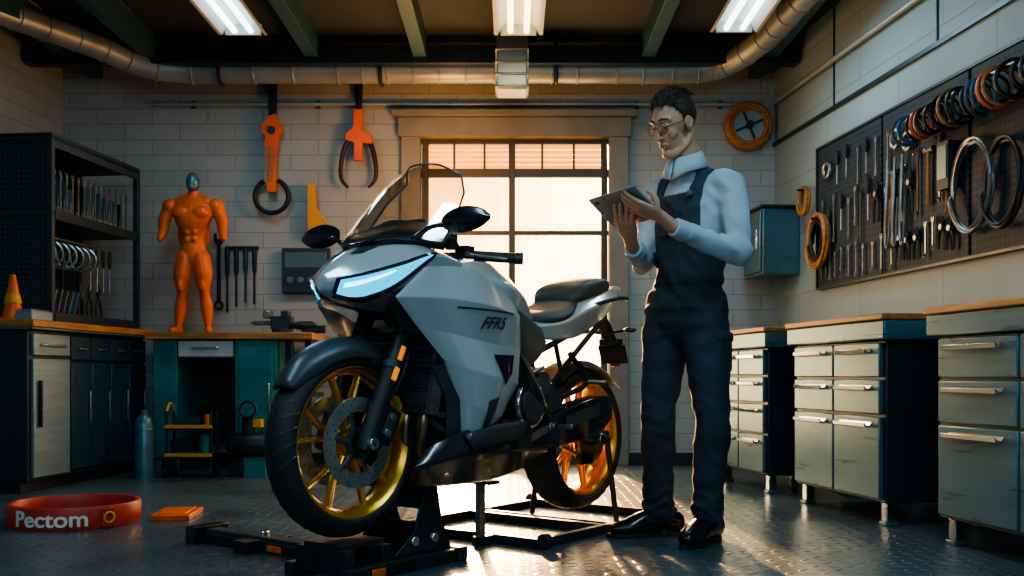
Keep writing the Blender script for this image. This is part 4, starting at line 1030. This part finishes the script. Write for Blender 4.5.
def shoe(A, d):
    d = V((*d, 0)).normalized(); l = V((-d.y, d.x, 0)); B = V((A.x, A.y, 0))
    g = Geo()
    g.tube([B-d*.075+V((0, 0, .055)), B-d*.02+V((0, 0, .06)), B+d*.06+V((0, 0, .055)), B+d*.13+V((0, 0, .042)), B+d*.19+V((0, 0, .036))], [(.034, .045), (.042, .055), (.046, .052), (.050, .036), (.034, .024)], 'shoe', 18, l, 4, True)
    g.tube([B+V((0, 0, .06)), B-d*.01+V((0, 0, .135))], [(.045), (.048)], 'shoe', 16, None, 0, True)
    me = remesh(g, .006, 4)
    for v in me.vertices: v.co.z = max(v.co.z, .014)
    put_mesh('shoe', me, ['shoe'], MP, MO)
    g = Geo(); out = []
    for i in range(24):
        a = 2*pi*i/24; x = math.cos(a); y = math.sin(a); w = .045+.010*math.sin(x*1.6)-(.008 if abs(x+.25) < .3 else 0); out.append((.06+x*.165, y*w*(1-.25*max(0, x)**3)))
    g.prism(out, B, d, l, .018, 'tool_dk')
    g.prism([(p[0]*.30-.045, p[1]*.92) for p in out], B+V((0, 0, .0)), d, l, .028, 'tool_dk')
    for i in range(4): q = B+d*(.075+i*.018)+V((0, 0, .096-.0098*i)); g.tube([q-l*.02, q+V((0, 0, .006)), q+l*.02], .003, 'tool_dk', 6, sm=3)
    g.obj('sole', MP, bevel=.003, off=MO)
shoe(V((.765, 3.875, 0)), (-.60, -.80)); shoe(V((.595, 4.02, 0)), (-.97, -.22))
TC = V((.415, 3.66, 1.265)); ta = V((.14, -.17, .02)).normalized(); tb = V((.065, .1, -.085)); tb = (tb-ta*tb.dot(ta)).normalized(); tn = ta.cross(tb)
if tn.z < 0: tn = -tn
g = Geo(); r3 = Matrix((ta, tb, ta.cross(tb))).transposed()
g.box(TC, (.235, .165, .009), 'tablet', r3); g.box(TC+tn*.005, (.215, .145, .002), 'lcd', r3); g.cyl(TC-ta*.09-tb*.06-tn*.0062, TC-ta*.09-tb*.06-tn*.004, .008, 'tool_dk')
TB = empty('tablet_computer', TC); g.obj('slab', TB, bevel=.003, off=TC)
def hand(P, d, n, t, wrist, curl, thumb_up, name):
    P = V(P); d = V(d).normalized(); n = V(n); n = (n-d*n.dot(d)).normalized(); t = V(t); t = (t-d*t.dot(d)-n*t.dot(n)).normalized()
    g = Geo()
    g.tube([P-d*.045, P-d*.01, P+d*.038], [(.030, .017), (.039, .016), (.040, .013)], 'skin', 16, t, 3, True)
    g.tube([wrist, P-d*.04], [.026, (.029, .019)], 'skin', 14, t, 0, True)
    for i, L in enumerate((.072, .080, .075, .060)):
        b = P+d*.040+t*(.029-.0195*i); ang = 0; dd = d+t*(.10-.07*i); dd.normalize(); pts = [b-d*.01, b]
        for j, k in enumerate((.45, .30, .25)):
            ang = curl[j]*(1+.08*i); dd = (dd*math.cos(ang)+n*math.sin(ang)).normalized(); pts.append(pts[-1]+dd*L*k)
        g.tube(pts, [.0095, .0095, .0088, .0080, .0068], 'skin', 10, None, 3, True)
    b = P-d*.022+t*.026; dd = (t*.75+d*.5+n*thumb_up).normalized(); pts = [b, b+dd*.034]
    dd = (dd+d*.7+n*thumb_up*.3-t*.35).normalized(); pts.append(pts[-1]+dd*.028); dd = (dd+d*.6-t*.5-n*.15).normalized(); pts.append(pts[-1]+dd*.022)
    g.tube(pts, [.014, .0118, .010, .008], 'skin', 10, None, 3, True)
    me = remesh(g, .0035, 3); put_mesh(name, me, ['skin'], MP, MO)
PL = TC+ta*.105+tb*.035-tn*.020
hand(PL, (-.80, .10, .35), tn, F, LW, (.05, .15, .25), .65, 'left_hand')
PR = TC-ta*.035+tb*.075-tn*.030
hand(PR, (-.25, -.75, .55), tn, -S, RW, (.02, .1, .25), .55, 'right_hand')
g = Geo()
for e, w in ((LE, LW), (RE_, RW)):
    dd = (w-e).normalized(); g.tube([w-dd*.05, w-dd*.045, w-dd*.002, w], [.036, .038, .0355, .031], 'shirt', 20)
g.obj('shirt_cuffs', MP, bevel=.003, off=MO)
# head
HC = V((.630, 3.886, 1.630)); HE = empty('head'); HE.parent = MP
yaw = math.atan2(-.60, -.80); HE.location = HC-MO; HE.scale = (.96, .96, .96)
HE.rotation_euler = (Matrix.Rotation(yaw, 4, 'Z') @ Matrix.Rotation(math.radians(22), 4, 'Y') @ Matrix.Rotation(math.radians(-3), 4, 'X')).to_euler()
g = Geo()
g.sph((-.014, 0, .035), (.097, .074, .090), 'skin'); g.sph((.012, 0, .015), (.082, .066, .085), 'skin')
g.sph((.028, 0, -.045), (.060, .052, .078), 'skin'); g.sph((.068, 0, -.106), (.021, .024, .019), 'skin')
g.tube([(-.025, .055, -.045), (.005, .053, -.080), (.05, .031, -.106), (.07, 0, -.112), (.05, -.031, -.106), (.005, -.053, -.080), (-.025, -.055, -.045)], .017, 'skin', 10, None, 3, True)
g.tube([(.084, 0, .018), (.098, 0, -.008), (.110, 0, -.030), (.106, 0, -.040)], [.008, .008, .012, .009], 'skin', 10, None, 3, True)
for s in (-1, 1):
    g.sph((.098, s*.011, -.038), (.011, .008, .007), 'skin'); g.sph((.056, s*.040, -.028), (.024, .018, .024), 'skin'); g.tube([(.088, 0, .026), (.086, s*.025, .031), (.068, s*.050, .027)], [.007, .008, .007], 'skin', 8, None, 3, True)
    g.tube([(.04, s*.045, -.04), (.035, s*.044, -.08)], [.014, .013], 'skin', 8, None, 0, True)
    g.sph((-.006, s*.077, -.008), (.020, .007, .032), 'skin', Matrix.Rotation(s*-.25, 3, 'Z')); g.torus((-.006, s*.081, -.004), (0, 1, .0), .019, .005, 'skin', 20, 6)
g.sph((.083, 0, -.068), (.012, .022, .011), 'skin')
g.tube([(-.02, 0, -.06), (-.045, 0, -.16)], [.054, .056], 'skin', 18, None, 0, True)
me = remesh(g, .0035, 6)
put_mesh('face', me, ['skin'], HE)
g = Geo()
g.tube([(.086, -.022, -.069), (.094, -.008, -.065), (.0945, 0, -.066), (.094, .008, -.065), (.086, .022, -.069)], [.002, .0035, .0035, .0035, .002], 'lips', 8, None, 3, True)
g.tube([(.086, -.020, -.073), (.0935, 0, -.075), (.086, .020, -.073)], [.002, .0045, .002], 'lips', 8, None, 3, True)
for s in (-1, 1):
    g.sph((.076, s*.030, .006), .0118, 'eye'); g.sph((.0842, s*.030, .002), (.005, .006, .006), 'iris')
    g.tube([(.082, s*.016, .009), (.0900, s*.030, .009), (.079, s*.045, .007)], [.003, .0055, .003], 'skin', 8, None, 3, True)
    g.tube([(.094, s*.011, .031), (.093, s*.028, .037), (.078, s*.050, .031)], [.003, .0045, .002], 'hair', 8, None, 3, True)
    g.torus((.101, s*.031, .0), (1, s*.15, 0), .0215, .0014, 'tool_dk', 28, 6); g.tube([(.097, s*.052, .004), (.05, s*.073, .006), (-.004, s*.079, .008)], .0015, 'tool_dk', 6)
g.tube([(.105, -.010, .004), (.110, 0, .007), (.105, .010, .004)], .0014, 'tool_dk', 6, sm=3)
g.obj('eyes_and_glasses', HE)
g = Geo(); g.sph((-.017, 0, .040), (.1005, .0775, .094), 'hair', None, 56, 40)
def hl(c):
    if c.x > .055: return .088
    if c.x > .015: return .035+(c.x-.015)/.04*.053
    if c.x > -.03: return .012
    return .012-(-.03-c.x)*1.5
def fc(f): return sum((g.v[i] for i in f), V((0, 0, 0)))/len(f)
keep = [f for f in g.f if fc(f).z > hl(fc(f))]
for i, v in enumerate(g.v):
    up = max(0, v.z-.06)/.08
    q = V((v.x+.016, v.y, v.z-.042)).normalized()
    g.v[i] = v+q*(.003*noise.noise(v*60)+.008*up*(.6+max(0, v.x)*6))
g.f = keep; g.m = [0]*len(keep)
g.obj('hair_cap', HE, solid=.006, angle=180)
g = Geo(); random.seed(11)
for i in range(320):
    y = random.uniform(-.060, .060); x = random.uniform(-.08, .075)
    zz = 1-(x+.012)**2/.103**2-y**2/.079**2
    if zz < .15: continue
    z = .040+.100*math.sqrt(zz)
    L = random.uniform(.02, .032); w = random.uniform(-.01, .01)
    g.tube([(x+.010, y, z-.006), (x+.002, y+w*.5, z+.006), (x-L, y+w+.008*(1 if y > 0 else -1)*random.random(), z+.002-L*.15)], [.0036, .0034, .001], 'hair', 5, None, 2)
g.obj('hair_tufts', HE)

# ------------------------------------------------------------------ camera
cam = bpy.data.cameras.new('camera'); cam.lens = 35; cam.sensor_width = 36; cam.shift_y = .085
co = bpy.data.objects.new('camera', cam); COL.objects.link(co); co.location = (0, 0, .65); co.rotation_euler = (pi/2, 0, 0); SC.camera = co

# ------------------------------------------------------------------ lights
def area(name, loc, target, sx, sy, e, col):
    l = bpy.data.lights.new(name, 'AREA'); l.shape = 'RECTANGLE'; l.size = sx; l.size_y = sy; l.energy = e; l.color = col
    o = bpy.data.objects.new(name, l); COL.objects.link(o); o.location = loc
    o.rotation_euler = (V(target)-V(loc)).to_track_quat('-Z', 'Y').to_euler(); return o
cool = (.50, .82, 1.)
area('lamp_light_1', (-1.2, 2.3, 2.70), (-1.2, 2.3, 0), .3, 1.4, 20, cool)
area('lamp_light_2', (.9, 2.3, 2.70), (.9, 2.3, 0), .3, 1.4, 26, cool)
area('lamp_light_3', (-1.66, 5.6, 2.70), (-1.66, 5.6, 0), .3, 1.0, 10, cool)
area('lamp_light_4', (1.36, 5.6, 2.70), (1.5, 5.2, 0), .3, 1.0, 15, cool)
area('lamp_light_5', (.04, 5.5, 2.70), (.04, 5.5, 0), .3, 1.2, 9, (1, .78, .5))
area('camera_side_fill', (.2, -1.6, 2.4), (.2, 4.2, .7), 3.4, 1.2, 56, (.50, .81, 1.))  # added cool soft fill from behind the camera
area('window_glow', (.02, YB-.02, 1.3), (.02, 0, .9), 1.2, 2.0, 42, (1, .54, .20))
l = bpy.data.lights.new('sun', 'SUN'); l.energy = 38; l.angle = .03; l.color = (1, .50, .18)
o = bpy.data.objects.new('sun', l); COL.objects.link(o); o.rotation_euler = (V((.10, -1, -.24))).to_track_quat('-Z', 'Y').to_euler(); o.location = (0, 12, 4)
l = bpy.data.lights.new('sun_flare_fill', 'POINT'); l.energy = 34; l.color = (1, .38, .08); l.shadow_soft_size = .15  # added warm point without a fixture, imitates the sun flare around the window
o = bpy.data.objects.new('sun_flare_fill', l); COL.objects.link(o); o.location = (-.45, YB-.75, 1.95)
# world
w = bpy.data.worlds.new('world'); SC.world = w; w.use_nodes = True; nt = w.node_tree
bg = nt.nodes['Background']; tc = nt.nodes.new('ShaderNodeTexCoord'); vm = nt.nodes.new('ShaderNodeVectorMath'); vm.operation = 'DOT_PRODUCT'
vm.inputs[1].default_value = V((-.075, 1, .19)).normalized()
nt.links.new(tc.outputs['Generated'], vm.inputs[0])
rp = nt.nodes.new('ShaderNodeValToRGB'); nt.links.new(vm.outputs['Value'], rp.inputs[0])
cr_ = rp.color_ramp; cr_.elements[0].position = .0; cr_.elements[0].color = (.12, .18, .24, 1); cr_.elements[1].position = 1; cr_.elements[1].color = (1, .44, .10, 1)
for p_, c_ in ((.9, (.85, .66, .40, 1)), (.980, (1, .78, .46, 1)), (.993, (1, .70, .34, 1)), (.998, (1, .54, .17, 1))):
    e = cr_.elements.new(p_); e.color = c_
nt.links.new(rp.outputs[0], bg.inputs[0]); bg.inputs[1].default_value = 8.
SC.view_settings.view_transform = 'AgX'; SC.view_settings.look = 'AgX - Medium High Contrast'; SC.view_settings.exposure = .12
